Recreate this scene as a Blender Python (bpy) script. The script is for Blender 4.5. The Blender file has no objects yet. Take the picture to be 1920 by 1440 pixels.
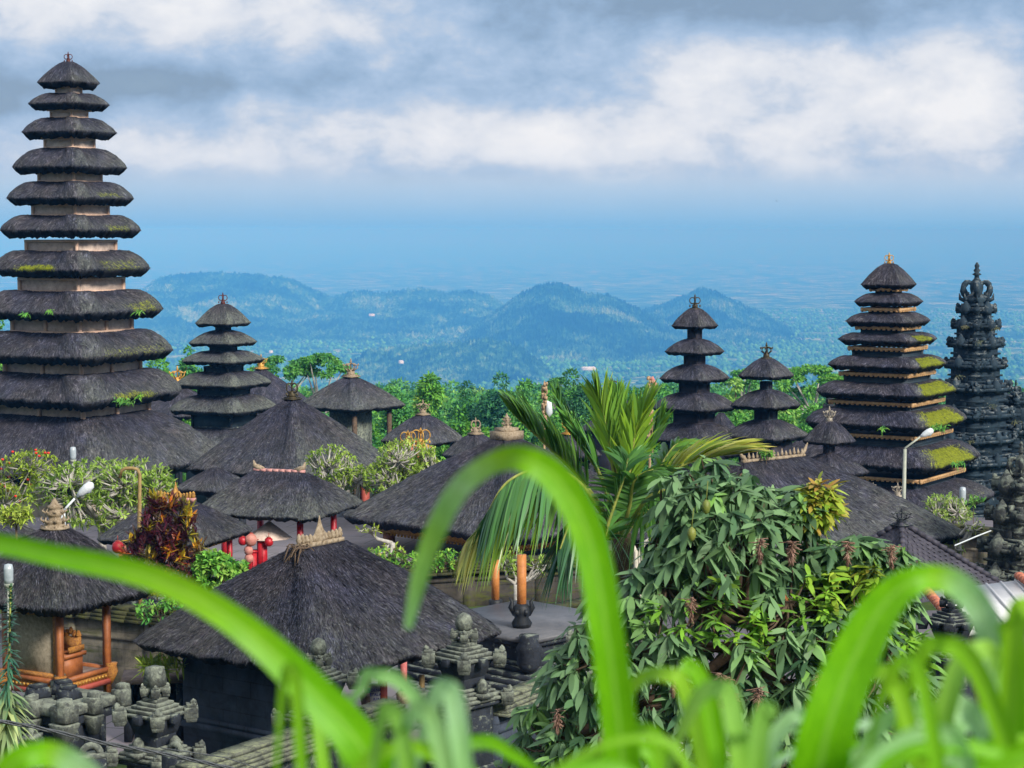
import bpy, math, random
import numpy as np
from mathutils import Vector, Matrix
sc = bpy.context.scene
# ------------------------------------------------------------------ camera, world, sun, exposure
F = 3800.0                                    # focal length in pixels of a 1920 px wide frame
PITCH = math.atan(290.0 / F)
cam = bpy.data.cameras.new('camera'); camo = bpy.data.objects.new('camera', cam)
sc.collection.objects.link(camo); sc.camera = camo
cam.sensor_width = 36; cam.lens = F / 1920 * 36
cam.clip_start = 0.1; cam.clip_end = 120000
camo.location = (0, 0, 0); camo.rotation_euler = (math.pi / 2 - PITCH, 0, 0)
cam.dof.use_dof = True; cam.dof.focus_distance = 62; cam.dof.aperture_fstop = (F / 1920 * 36 / 1000) / 0.0066
SUN_EL, SUN_AZ = math.radians(33), math.radians(140)      # azimuth clockwise from the view direction (+Y): behind, to the right
w = bpy.data.worlds.new('World'); sc.world = w; w.use_nodes = True
sun = bpy.data.lights.new('sun', 'SUN'); suno = bpy.data.objects.new('sun', sun); sc.collection.objects.link(suno)
sun.energy = 3.3; sun.angle = math.radians(14); sun.color = (1, .95, .87)
sd = Vector((math.sin(SUN_AZ) * math.cos(SUN_EL), math.cos(SUN_AZ) * math.cos(SUN_EL), math.sin(SUN_EL)))
suno.rotation_euler = sd.to_track_quat('Z', 'Y').to_euler()
vs = sc.view_settings; vs.view_transform = 'Standard'; vs.look = 'None'; vs.exposure = 0.65; vs.gamma = 1
sc.cycles.use_denoising = True
sc.cycles.max_bounces = 5; sc.cycles.diffuse_bounces = 2; sc.cycles.glossy_bounces = 2; sc.cycles.transmission_bounces = 3
sc.cycles.volume_bounces = 0; sc.cycles.sample_clamp_indirect = 4; sc.cycles.transparent_max_bounces = 8

def P(px, py, d):
    """world point seen at photo pixel (px, py) at the forward distance d (metres along +Y)"""
    u = (px - 960) / F; v = (720 - py) / F
    y = math.cos(PITCH) + v * math.sin(PITCH); z = -math.sin(PITCH) + v * math.cos(PITCH)
    return Vector((u * d / y, d, z * d / y))
def M(px, d): return px * d / F                # pixels to metres at distance d

class NT:
    """little node-tree helper"""
    def __init__(s, tree): s.t = tree; s.n = tree.nodes; s.l = tree.links; s.n.clear()
    def new(s, k, **kw):
        n = s.n.new(k)
        for a, b in kw.items():
            if a.startswith('i_'):
                n.inputs[a[2:].replace('_', ' ')].default_value = b
            else: setattr(n, a, b)
        return n
    def link(s, a, b): s.l.new(a, b)
    def math(s, op, a, b=None, c=None, clamp=False):
        n = s.n.new('ShaderNodeMath'); n.operation = op; n.use_clamp = clamp
        for i, q in enumerate((a, b, c)):
            if q is None: continue
            if hasattr(q, 'links'): s.link(q, n.inputs[i])
            else: n.inputs[i].default_value = q
        return n.outputs[0]
    def ramp(s, fac, stops, interp='LINEAR'):
        n = s.n.new('ShaderNodeValToRGB'); cr = n.color_ramp; cr.interpolation = interp
        while len(cr.elements) < len(stops): cr.elements.new(0.5)
        for e, (p, c) in zip(cr.elements, stops):
            e.position = p
            c = (c, c, c) if isinstance(c, (int, float)) else c
            e.color = (*c[:3], 1)
        s.link(fac, n.inputs[0]); return n.outputs[0]
    def mix(s, fac, a, b, mode='MIX'):
        n = s.n.new('ShaderNodeMix'); n.data_type = 'RGBA'; n.blend_type = mode
        for i, q in ((0, fac), (6, a), (7, b)):
            if hasattr(q, 'links'): s.link(q, n.inputs[i])
            elif i == 0: n.inputs[0].default_value = q
            else: n.inputs[i].default_value = (*q, 1)
        return n.outputs[2]
    def noise(s, vec, scale, detail=4, rough=.6, dist=0.0):
        n = s.n.new('ShaderNodeTexNoise'); n.inputs['Scale'].default_value = scale
        n.inputs['Detail'].default_value = detail; n.inputs['Roughness'].default_value = rough
        n.inputs['Distortion'].default_value = dist
        if vec is not None: s.link(vec, n.inputs['Vector'])
        return n.outputs[0]
    def mapping(s, vec, scale=(1, 1, 1), loc=(0, 0, 0), rot=(0, 0, 0)):
        n = s.n.new('ShaderNodeMapping'); n.inputs['Scale'].default_value = scale
        n.inputs['Location'].default_value = loc; n.inputs['Rotation'].default_value = rot
        s.link(vec, n.inputs['Vector']); return n.outputs[0]

# sky: Nishita under a broken deck of cloud, denser and paler low down
n = NT(w.node_tree)
out = n.new('ShaderNodeOutputWorld'); bgA = n.new('ShaderNodeBackground'); bgB = n.new('ShaderNodeBackground'); mx = n.new('ShaderNodeMixShader')
sky = n.new('ShaderNodeTexSky'); sky.sky_type = 'NISHITA'; sky.sun_disc = False
sky.sun_elevation = SUN_EL; sky.sun_rotation = SUN_AZ; sky.altitude = 900; sky.dust_density = 2
n.link(sky.outputs[0], bgA.inputs[0]); bgA.inputs[1].default_value = 0.08
tc = n.new('ShaderNodeTexCoord'); sep = n.new('ShaderNodeSeparateXYZ'); n.link(tc.outputs['Generated'], sep.inputs[0])
X, Y_, Z = sep.outputs
e = Z
az = n.math('ARCTAN2', X, Y_)                                    # bearing of the view direction
def blob(px, py, rx, ry, amp):
    a0 = math.atan((px - 960) / F); e0 = math.sin(math.atan((430 - py) / F))
    dx = n.math('DIVIDE', n.math('SUBTRACT', az, a0), rx / F); dz = n.math('DIVIDE', n.math('SUBTRACT', e, e0), ry / F)
    r2 = n.math('ADD', n.math('MULTIPLY', dx, dx), n.math('MULTIPLY', dz, dz))
    return n.math('MULTIPLY', n.math('EXPONENT', n.math('MULTIPLY', r2, -1.0)), amp)
cmb = n.new('ShaderNodeCombineXYZ'); n.link(az, cmb.inputs[0]); n.link(e, cmb.inputs[2])
v1 = n.mapping(cmb.outputs[0], (8, 1, 18), (3.1, 0, 1.7)); v2 = n.mapping(cmb.outputs[0], (24, 1, 40), (1.3, 5, 0.4))
nb = n.noise(v1, 1.0, 4, .5, .1); nf = n.noise(v2, 1.0, 7, .58, .12)
dens = n.math('ADD', n.math('MULTIPLY', n.math('SUBTRACT', nb, .5), .8), n.math('MULTIPLY', n.math('SUBTRACT', nf, .5), 1.35))
for b in ((330, 25, 430, 80, .52), (960, 258, 290, 52, .40), (1120, 292, 190, 36, .22), (1620, 180, 400, 95, .38), (320, 300, 200, 34, .34), (300, 270, 120, 26, .15),
          (1860, 190, 140, 90, .16), (560, 245, 260, 34, .14), (1350, 130, 300, 40, .20), (1400, 300, 500, 34, .16), (700, 310, 300, 26, .12),
          (1450, 15, 640, 48, -.52), (40, 185, 330, 55, -.34), (560, 158, 460, 30, -.30), (1000, 120, 200, 50, -.05), (150, 380, 400, 40, -.2)):
    dens = n.math('ADD', dens, blob(*b))
up = n.math('MULTIPLY', n.math('SUBTRACT', e, .12), 2.2, clamp=True)
dens = n.math('ADD', dens, n.math('MULTIPLY', up, .35))
cloud = n.ramp(n.math('ADD', dens, .38, clamp=True), [(0, (.185, .27, .39)), (.22, (.25, .36, .515)), (.42, (.33, .435, .59)), (.56, (.43, .50, .61)), (.70, (.56, .595, .66)), (1, (.69, .70, .725))])
low = n.ramp(n.math('MULTIPLY_ADD', e, 12.0, .25, clamp=True), [(.0, (.15, .35, .60)), (.26, (.175, .385, .605)), (.36, (.24, .425, .618)), (.48, (.335, .475, .63)), (.55, (.39, .50, .63)), (.8, (.42, .51, .64))])
lowmask = n.ramp(n.math('MULTIPLY', e, 22.0, clamp=True), [(0, 0), (.42, .10), (.75, .85), (1, 1)], 'EASE')
col = n.mix(lowmask, low, cloud)
n.link(col, bgB.inputs[0]); bgB.inputs[1].default_value = .81
cover = n.ramp(n.math('ADD', dens, .62, clamp=True), [(0, .88), (.4, .97), (1, 1)])
n.link(cover, mx.inputs[0]); n.link(bgA.outputs[0], mx.inputs[1]); n.link(bgB.outputs[0], mx.inputs[2]); n.link(mx.outputs[0], out.inputs[0])

# ------------------------------------------------------------------ materials
MATS = {}
def newmat(name):
    m = bpy.data.materials.new(name); m.use_nodes = True; MATS[name] = m
    return m, NT(m.node_tree)
def finish(nt, col, rough=.8, bump=None, bstr=.5, bdist=.02, metal=0.0, spec=.3, transl=None):
    b = nt.new('ShaderNodeBsdfPrincipled'); o = nt.new('ShaderNodeOutputMaterial')
    if hasattr(col, 'links'): nt.link(col, b.inputs['Base Color'])
    else: b.inputs['Base Color'].default_value = (*col, 1)
    if hasattr(rough, 'links'): nt.link(rough, b.inputs['Roughness'])
    else: b.inputs['Roughness'].default_value = rough
    b.inputs['Metallic'].default_value = metal; b.inputs['Specular IOR Level'].default_value = spec
    if bump is not None:
        bn = nt.new('ShaderNodeBump'); bn.inputs['Strength'].default_value = bstr; bn.inputs['Distance'].default_value = bdist
        nt.link(bump, bn.inputs['Height']); nt.link(bn.outputs[0], b.inputs['Normal'])
    if transl is not None:
        t = nt.new('ShaderNodeBsdfTranslucent'); mxs = nt.new('ShaderNodeMixShader'); mxs.inputs[0].default_value = transl
        if hasattr(col, 'links'): nt.link(col, t.inputs[0])
        else: t.inputs[0].default_value = (*col, 1)
        nt.link(b.outputs[0], mxs.inputs[1]); nt.link(t.outputs[0], mxs.inputs[2]); nt.link(mxs.outputs[0], o.inputs[0])
    else: nt.link(b.outputs[0], o.inputs[0])
def mottled(name, c1, c2, scale=6, rough=.8, c3=None, bstr=.4, bdist=.02, metal=0, spec=.3, detail=6, lichen=0.0, lcol=(.22, .25, .20)):
    m, t = newmat(name); tc = t.new('ShaderNodeTexCoord'); v = tc.outputs['Object']
    a = t.noise(v, scale, detail, .65, .3); b = t.noise(v, scale * 5.3, 5, .7)
    f = t.math('ADD', t.math('MULTIPLY', a, .7), t.math('MULTIPLY', b, .3))
    st = [(.36, c1), (.62, c2)] + ([(.75, c3)] if c3 else [])
    col = t.ramp(f, st)
    if lichen:
        g = t.new('ShaderNodeNewGeometry'); sx = t.new('ShaderNodeSeparateXYZ'); t.link(g.outputs['Normal'], sx.inputs[0])
        q = t.noise(v, scale * 1.7, 8, .72, .5)
        k = t.math('ADD', t.math('MULTIPLY', sx.outputs[2], .14), q)
        msk = t.ramp(k, [(.60 - lichen * .1, 0), (.68, 1)])
        col = t.mix(msk, col, t.ramp(b, [(.35, tuple(x * .65 for x in lcol)), (.65, lcol)]))
    finish(t, col, rough, b, bstr, bdist, metal, spec)
    return m

def thatch_mat():
    m, t = newmat('thatch'); uv = t.new('ShaderNodeUVMap'); uv.uv_map = 'UVMap'; tc = t.new('ShaderNodeTexCoord')
    obj = tc.outputs['Object']
    wob = t.noise(obj, 1.3, 3, .6)
    cm = t.new('ShaderNodeCombineXYZ'); t.link(t.math('MULTIPLY', wob, .5), cm.inputs[0])
    va = t.new('ShaderNodeVectorMath'); va.operation = 'ADD'; t.link(uv.outputs[0], va.inputs[0]); t.link(cm.outputs[0], va.inputs[1])
    s1 = t.noise(t.mapping(va.outputs[0], (13, 1.8, 1)), 1.0, 6, .72, .35)
    s2 = t.noise(t.mapping(va.outputs[0], (34, 5.5, 1)), 1.0, 4, .7, .2)
    patch = t.noise(obj, .75, 5, .6, .4)
    fleck = t.noise(t.mapping(obj, (1, 1, 1.6)), 7.5, 6, .75, .6)
    f = t.math('ADD', t.math('MULTIPLY', s1, .55), t.math('MULTIPLY', s2, .45))
    c = t.ramp(f, [(.34, (.005, .005, .007)), (.46, (.022, .020, .027)), (.55, (.064, .059, .072)), (.66, (.30, .29, .325))])
    warm = t.ramp(patch, [(.38, (.78, .86, 1.15)), (.62, (1.02, .98, .98))])
    c = t.mix(1.0, c, warm, 'MULTIPLY')
    p2 = t.noise(obj, 1.9, 4, .6, .6); c = t.mix(1.0, c, t.ramp(p2, [(.36, (.66, .66, .68)), (.5, (1.05, 1.05, 1.05)), (.66, (1.65, 1.62, 1.6))]), 'MULTIPLY')
    g = t.new('ShaderNodeNewGeometry')
    rr = t.ramp(g.outputs['Random Per Island'], [(0, .65), (1, 1.45)])
    c = t.mix(1.0, c, rr, 'MULTIPLY')
    at = t.new('ShaderNodeAttribute'); at.attribute_name = 'lichen'
    lm = t.math('MULTIPLY', t.ramp(t.math('ADD', t.math('MULTIPLY', fleck, .6), t.math('MULTIPLY', s1, .4)), [(.40, 0), (.58, 1)]), at.outputs['Fac'], clamp=True)
    c = t.mix(lm, c, t.ramp(s2, [(.3, (.06, .07, .06)), (.7, (.23, .25, .20))]))
    fm = t.ramp(t.math('ADD', t.math('MULTIPLY', fleck, .75), t.math('MULTIPLY', s2, .25)), [(.57, 0), (.63, .85)])
    c = t.mix(fm, c, (.19, .195, .20))
    at2 = t.new('ShaderNodeAttribute'); at2.attribute_name = 'moss'
    mm = t.ramp(t.math('ADD', at2.outputs['Fac'], t.math('MULTIPLY', t.math('SUBTRACT', t.math('ADD', t.math('MULTIPLY', fleck, .5), t.math('MULTIPLY', s1, .5)), .5), 4.2)), [(.38, 0), (.75, 1)])
    mm = t.math('MULTIPLY', mm, t.math('MULTIPLY', at2.outputs['Fac'], 3.0, clamp=True))
    c = t.mix(mm, c, t.ramp(t.math('ADD', t.math('MULTIPLY', s2, .5), t.math('MULTIPLY', fleck, .5)), [(.36, (.05, .05, .012)), (.48, (.17, .20, .01)), (.62, (.36, .40, .012))]))
    at3 = t.new('ShaderNodeAttribute'); at3.attribute_name = 'cut'; c = t.mix(at3.outputs['Fac'], c, (.007, .008, .012))  # near-black lip and underside: dark cut ends plus eave shadow put into the colour
    hb = t.math('ADD', t.math('MULTIPLY', s1, .6), t.math('MULTIPLY', s2, .4))
    finish(t, c, .85, hb, 1.0, .13, spec=.25)
    return m
TH = thatch_mat()

def leafmat(name, stops, rough=.45, transl=.3, spec=.4, vary=.35):
    m, t = newmat(name); a = t.new('ShaderNodeAttribute'); a.attribute_name = 'tone'
    c = t.ramp(a.outputs['Fac'], stops); g = t.new('ShaderNodeNewGeometry'); oi = t.new('ShaderNodeObjectInfo'); c = t.mix(1.0, c, t.ramp(oi.outputs['Random'], [(0, (.80, .86, 1.1)), (.5, (1, 1, 1)), (1, (1.2, 1.04, .8))]), 'MULTIPLY')
    r = t.ramp(g.outputs['Random Per Island'], [(0, 1 - vary), (.5, 1), (1, 1 + vary)])
    c = t.mix(1.0, c, r, 'MULTIPLY')
    finish(t, c, rough, transl=transl, spec=spec)
    return m
L_MANGO = leafmat('mango_leaf', [(0, (.065, .15, .055)), (.33, (.22, .36, .13)), (.6, (.22, .46, .03)), (.8, (.38, .50, .04)), (1, (.48, .26, .05))], .5, .26, .32)
L_PALM = leafmat('palm_leaf', [(0, (.035, .12, .05)), (.4, (.09, .26, .05)), (.75, (.28, .46, .03)), (1, (.58, .50, .10))], .35, .28, .6)
L_TREE = leafmat('tree_leaf', [(0, (.04, .16, .08)), (.35, (.07, .27, .05)), (.7, (.16, .42, .05)), (1, (.30, .50, .09))], .55, .25, .3)
L_FRANG = leafmat('frangipani_leaf', [(0, (.12, .22, .04)), (.5, (.32, .48, .06)), (1, (.50, .62, .12))], .5, .35, .3)
L_CORD = leafmat('cordyline_leaf', [(0, (.035, .008, .018)), (.35, (.10, .015, .03)), (.6, (.12, .13, .02)), (.8, (.55, .42, .02)), (1, (.55, .10, .02))], .4, .3, .5)
def grass_mat():
    m, t = newmat('grass_blade_green'); a = t.new('ShaderNodeAttribute'); a.attribute_name = 'tone'; u = t.new('ShaderNodeAttribute'); u.attribute_name = 'across'; v = t.new('ShaderNodeAttribute'); v.attribute_name = 'along'
    c = t.ramp(a.outputs['Fac'], [(0, (.13, .42, .004)), (.3, (.20, .55, .005)), (.5, (.27, .58, .02)), (.8, (.36, .66, .24)), (1, (.55, .74, .52))])
    cm = t.new('ShaderNodeCombineXYZ'); t.link(t.math('MULTIPLY', u.outputs['Fac'], 9.0), cm.inputs[0]); t.link(t.math('MULTIPLY', v.outputs['Fac'], 3.0), cm.inputs[1])
    nn = t.noise(cm.outputs[0], 1.0, 4, .6); c = t.mix(1.0, c, t.ramp(nn, [(.35, (.62, .74, .6)), (.6, (1.12, 1.06, 1.3))]), 'MULTIPLY')
    rib = t.math('ABSOLUTE', u.outputs['Fac']); c = t.mix(t.ramp(rib, [(0, .30), (.08, .22), (.14, 0)]), c, (.45, .72, .16))
    big = t.noise(t.new('ShaderNodeTexCoord').outputs['Object'], 5, 3, .6); c = t.mix(t.ramp(big, [(.5, 0), (.75, .35)]), c, (.45, .60, .03))
    finish(t, c, .5, transl=.42, spec=.35); return m
L_GRASS = grass_mat()
L_DRY = leafmat('dry_weed', [(0, (.03, .05, .03)), (.6, (.09, .11, .05)), (1, (.20, .17, .11))], .7, .2)
L_LILY = leafmat('spiky_leaf', [(0, (.03, .12, .07)), (.5, (.08, .22, .09)), (1, (.45, .50, .16))], .4, .25, .5)

WOOD = mottled('pale_timber', (.40, .30, .25), (.66, .53, .44), 4, .75, (.78, .66, .56), spec=.2)
WOODF = mottled('pale_timber_frame', (.50, .32, .23), (.68, .48, .36), 4, .7, spec=.2)
ORWOOD = mottled('orange_timber', (.20, .060, .018), (.38, .125, .035), 5, .5, spec=.4)
ORCARV = mottled('gilded_orange_carving', (.22, .05, .012), (.60, .28, .045), 26, .45, (.80, .48, .10), bstr=.8, bdist=.03, spec=.5)
REDWOOD = mottled('dusty_red_timber', (.30, .05, .035), (.42, .10, .07), 8, .6)
DSTONE = mottled('dark_stone', (.010, .013, .019), (.030, .036, .048), 2.4, .8, (.06, .067, .078), lichen=.25, bstr=.6, bdist=.04)
PSTONE = mottled('weathered_stone', (.022, .024, .024), (.11, .12, .105), 4, .85, (.22, .235, .19), lichen=1.3, bstr=.7, bdist=.03, lcol=(.27, .30, .235))
CSTONE = mottled('cool_dark_stone', (.008, .018, .028), (.022, .045, .065), 1.6, .75, (.05, .08, .10), lichen=.15, bstr=.7, bdist=.05, lcol=(.17, .19, .19))
BOXD = mottled('slate_blue_timber', (.010, .018, .026), (.026, .044, .058), 2, .6, bstr=.2)
BOXP = mottled('purple_black_timber', (.010, .009, .014), (.030, .026, .036), 2, .6, bstr=.2)
GOLD = mottled('gold_leaf', (.30, .13, .02), (.72, .42, .08), 18, .42, (.9, .66, .25), bstr=.6, metal=.35, spec=.5)
TRIMG = mottled('gilded_trim', (.32, .15, .05), (.62, .40, .19), 9, .5, bstr=.5, spec=.4)
SILV = mottled('silvered_crown', (.16, .14, .12), (.48, .42, .32), 16, .45, (.65, .6, .5), metal=.3)
BRONZE = mottled('dark_bronze', (.02, .017, .012), (.09, .07, .03), 14, .45, (.35, .25, .07), metal=.3)
RUST = mottled('rust_red_metal', (.05, .013, .012), (.13, .035, .025), 12, .6)
CLAY = mottled('pale_clay_ornament', (.16, .11, .06), (.42, .34, .24), 14, .8, (.60, .50, .38), bstr=.7, bdist=.02)
PINKT = mottled('pink_ridge_tile', (.40, .17, .15), (.62, .33, .30), 8, .6)
GOLDCLAY = mottled('gilded_clay', (.20, .07, .02), (.55, .32, .06), 12, .5, (.75, .55, .2), bstr=.7, bdist=.02)
RED = mottled('red_lacquer', (.28, .004, .008), (.50, .012, .022), 6, .4, spec=.5)
PAPER = mottled('faded_pink_paper', (.42, .13, .11), (.58, .28, .22), 8, .7)
CREAM = mottled('cream_cloth', (.55, .40, .33), (.75, .60, .50), 5, .9)
WHITEP = mottled('white_painted_metal', (.50, .54, .56), (.70, .74, .76), 5, .35, spec=.5)
GREYP = mottled('grey_green_painted_metal', (.25, .27, .22), (.38, .40, .32), 6, .45, spec=.5)
OCHRE = mottled('ochre_painted_metal', (.22, .15, .05), (.36, .25, .10), 10, .5)
GLASS = mottled('frosted_glass', (.28, .33, .36), (.42, .47, .50), 4, .2, spec=.7)
BARK = mottled('brown_bark', (.05, .035, .022), (.15, .10, .065), 9, .9)
PALEBARK = mottled('pale_grey_bark', (.24, .22, .19), (.50, .48, .43), 9, .85)
ORCLOTH = mottled('orange_painted_wood', (.36, .12, .03), (.55, .22, .06), 4, .5)
BLACKM = mottled('black_stone', (.006, .008, .010), (.022, .025, .030), 8, .5)
CABLE = mottled('cable_sheath', (.02, .022, .025), (.07, .08, .09), 20, .35, spec=.6)
FLOWER = mottled('red_flower', (.55, .02, .01), (.75, .06, .03), 5, .5)
DEADF = mottled('dead_blossom', (.16, .08, .05), (.42, .26, .20), 15, .9)
TERRA = mottled('terracotta', (.34, .10, .055), (.58, .22, .14), 10, .7)
WHITER = mottled('white_sheet_roof', (.50, .50, .50), (.68, .67, .66), 1.2, .5)
DIRTW = mottled('bare_pole_wood', (.30, .18, .10), (.50, .33, .20), 6, .7)
FRUIT = mottled('mango_skin', (.12, .16, .03), (.22, .24, .05), 6, .4)
GREENC = mottled('green_cloth', (.0, .18, .08), (.01, .28, .12), 5, .7)
MUD = mottled('brown_plaster', (.10, .07, .06), (.24, .18, .15), 4, .85)

def block_mat(name, c1, c2, mortar, bw, bh, tint=(.0, .0, .0), moss=None):
    m, t = newmat(name); tc = t.new('ShaderNodeTexCoord'); obj = tc.outputs['Object']
    sx = t.new('ShaderNodeSeparateXYZ'); t.link(obj, sx.inputs[0])
    cm = t.new('ShaderNodeCombineXYZ'); t.link(t.math('ADD', sx.outputs[0], sx.outputs[1]), cm.inputs[0]); t.link(sx.outputs[2], cm.inputs[1])
    br = t.new('ShaderNodeTexBrick'); br.inputs['Scale'].default_value = 1; br.inputs['Mortar Size'].default_value = .012
    br.inputs['Brick Width'].default_value = bw; br.inputs['Row Height'].default_value = bh; br.inputs['Bias'].default_value = 0
    br.inputs['Color1'].default_value = (*c1, 1); br.inputs['Color2'].default_value = (*c2, 1); br.inputs['Mortar'].default_value = (*mortar, 1)
    t.link(cm.outputs[0], br.inputs['Vector'])
    nn = t.noise(obj, 1.1, 7, .68, .5); fine = t.noise(obj, 11, 5, .7)
    c = t.mix(t.ramp(nn, [(.38, 0), (.66, .8)]), br.outputs[0], tuple(min(1, 2.6 * a) for a in c2))
    streak = t.noise(t.mapping(obj, (2.2, 2.2, .35)), 1.0, 6, .7)
    c = t.mix(t.ramp(streak, [(.5, 0), (.72, .8)]), c, tuple(a * .45 for a in c1))
    if moss:
        q = t.noise(t.mapping(obj, (.8, .8, 2.6)), 1.6, 6, .7, .3)
        c = t.mix(t.ramp(q, [(.5, 0), (.66, .85)]), c, moss)
    hb = t.math('ADD', t.math('MULTIPLY', br.outputs['Fac'], -.6), t.math('MULTIPLY', fine, .5))
    finish(t, c, .8, hb, .7, .03)
    return m
BLOCKD = block_mat('dark_block_wall', (.010, .015, .024), (.028, .036, .052), (.004, .005, .008), .75, .32)
BLOCKG = block_mat('stained_grey_block_wall', (.060, .055, .045), (.115, .10, .075), (.03, .03, .025), .9, .38, moss=(.055, .065, .015))
BLOCKM = block_mat('mossy_dark_block_wall', (.018, .016, .014), (.040, .034, .028), (.01, .01, .008), 1.1, .35, moss=(.075, .085, .010))
COPE = mottled('lichen_coping_stone', (.06, .065, .052), (.17, .18, .145), 7, .9, (.26, .27, .21), lichen=.8, bstr=.9, bdist=.03, lcol=(.3, .33, .2))
COPEM = mottled('mossy_coping_stone', (.025, .024, .018), (.07, .075, .02), 5, .9, (.15, .17, .02), bstr=.7, bdist=.03)

def paving():
    m, t = newmat('paving'); tc = t.new('ShaderNodeTexCoord'); o = tc.outputs['Object']
    br = t.new('ShaderNodeTexBrick'); br.inputs['Scale'].default_value = 1; br.inputs['Brick Width'].default_value = 1.4; br.inputs['Row Height'].default_value = 1.4
    br.inputs['Mortar Size'].default_value = .02
    br.inputs['Color1'].default_value = (.29, .25, .26, 1); br.inputs['Color2'].default_value = (.25, .215, .23, 1); br.inputs['Mortar'].default_value = (.10, .10, .08, 1)
    t.link(t.mapping(o, (1, 1, 1), (0, 0, 0), (0, 0, .3)), br.inputs['Vector'])
    nn = t.noise(o, .6, 6, .6); c = t.mix(t.ramp(nn, [(.4, 0), (.7, .6)]), br.outputs[0], (.16, .15, .15))
    finish(t, c, .8, t.noise(o, 9, 4), .3, .01)
    return m
PAVE = paving()
def terrain_mat(name, cols, s1, s2, bstr=.6, bdist=.3):
    m, t = newmat(name); tc = t.new('ShaderNodeTexCoord'); o = tc.outputs['Object']
    a = t.noise(o, s1, 6, .6, .3); b = t.noise(o, s2, 5, .7, .2)
    f = t.math('ADD', t.math('MULTIPLY', a, .55), t.math('MULTIPLY', b, .45))
    c = t.ramp(f, cols); finish(t, c, .95, b, bstr, bdist, spec=.1)
    return m
GROUND = terrain_mat('ground_green', [(.38, (.025, .045, .015)), (.52, (.06, .10, .025)), (.66, (.13, .14, .05))], .15, 1.4, .5, .05)
HILLM = terrain_mat('wooded_hill', [(.40, (.003, .012, .006)), (.48, (.012, .055, .022)), (.545, (.055, .16, .06)), (.62, (.24, .34, .16))], .0045, .035, 1.0, 14)
PLAINM = terrain_mat('wooded_plain', [(.40, (.006, .03, .015)), (.47, (.02, .08, .03)), (.53, (.10, .20, .06)), (.62, (.42, .46, .26))], .006, .025, .8, 8)

# ------------------------------------------------------------------ mesh helpers
COL = sc.collection
def npmesh(name, V, quads=None, tris=None, uv=None, attrs=None, smooth=False):
    me = bpy.data.meshes.new(name); V = np.asarray(V, dtype=np.float32)
    me.vertices.add(len(V)); me.vertices.foreach_set('co', V.ravel())
    li = []; tot = []
    if quads is not None and len(quads): q = np.asarray(quads, dtype=np.int32); li.append(q.ravel()); tot.append(np.full(len(q), 4, np.int32))
    if tris is not None and len(tris): q = np.asarray(tris, dtype=np.int32); li.append(q.ravel()); tot.append(np.full(len(q), 3, np.int32))
    li = np.concatenate(li); tot = np.concatenate(tot); st = np.concatenate([[0], np.cumsum(tot)[:-1]]).astype(np.int32)
    me.loops.add(len(li)); me.loops.foreach_set('vertex_index', li)
    me.polygons.add(len(tot)); me.polygons.foreach_set('loop_start', st); me.polygons.foreach_set('loop_total', tot)
    if smooth: me.polygons.foreach_set('use_smooth', np.ones(len(tot), bool))
    me.update(calc_edges=True)
    if uv is not None:
        u = me.uv_layers.new(name='UVMap'); u.data.foreach_set('uv', np.asarray(uv, np.float32)[li].ravel())
    for k, a in (attrs or {}).items():
        t = me.attributes.new(k, 'FLOAT', 'POINT'); t.data.foreach_set('value', np.asarray(a, np.float32))
    return me
def link(name, me, mat, parent=None, loc=None, rz=None):
    o = bpy.data.objects.new(name, me); COL.objects.link(o)
    if mat is not None and me is not None and len(me.materials) == 0: me.materials.append(mat)
    if parent is not None: o.parent = parent
    if loc is not None: o.location = loc
    if rz is not None: o.rotation_euler = (0, 0, rz)
    return o
def thing(name, label, cat, loc, rz=0, group=None):
    o = bpy.data.objects.new(name, None); COL.objects.link(o); o.location = loc; o.rotation_euler = (0, 0, rz)
    o.empty_display_size = .2
    return tag(o, label, cat, group)
def tag(o, label, cat, group=None, kind=None):
    if label: o['label'] = label
    if cat: o['category'] = cat
    if group: o['group'] = group
    if kind: o['kind'] = kind
    return o
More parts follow.
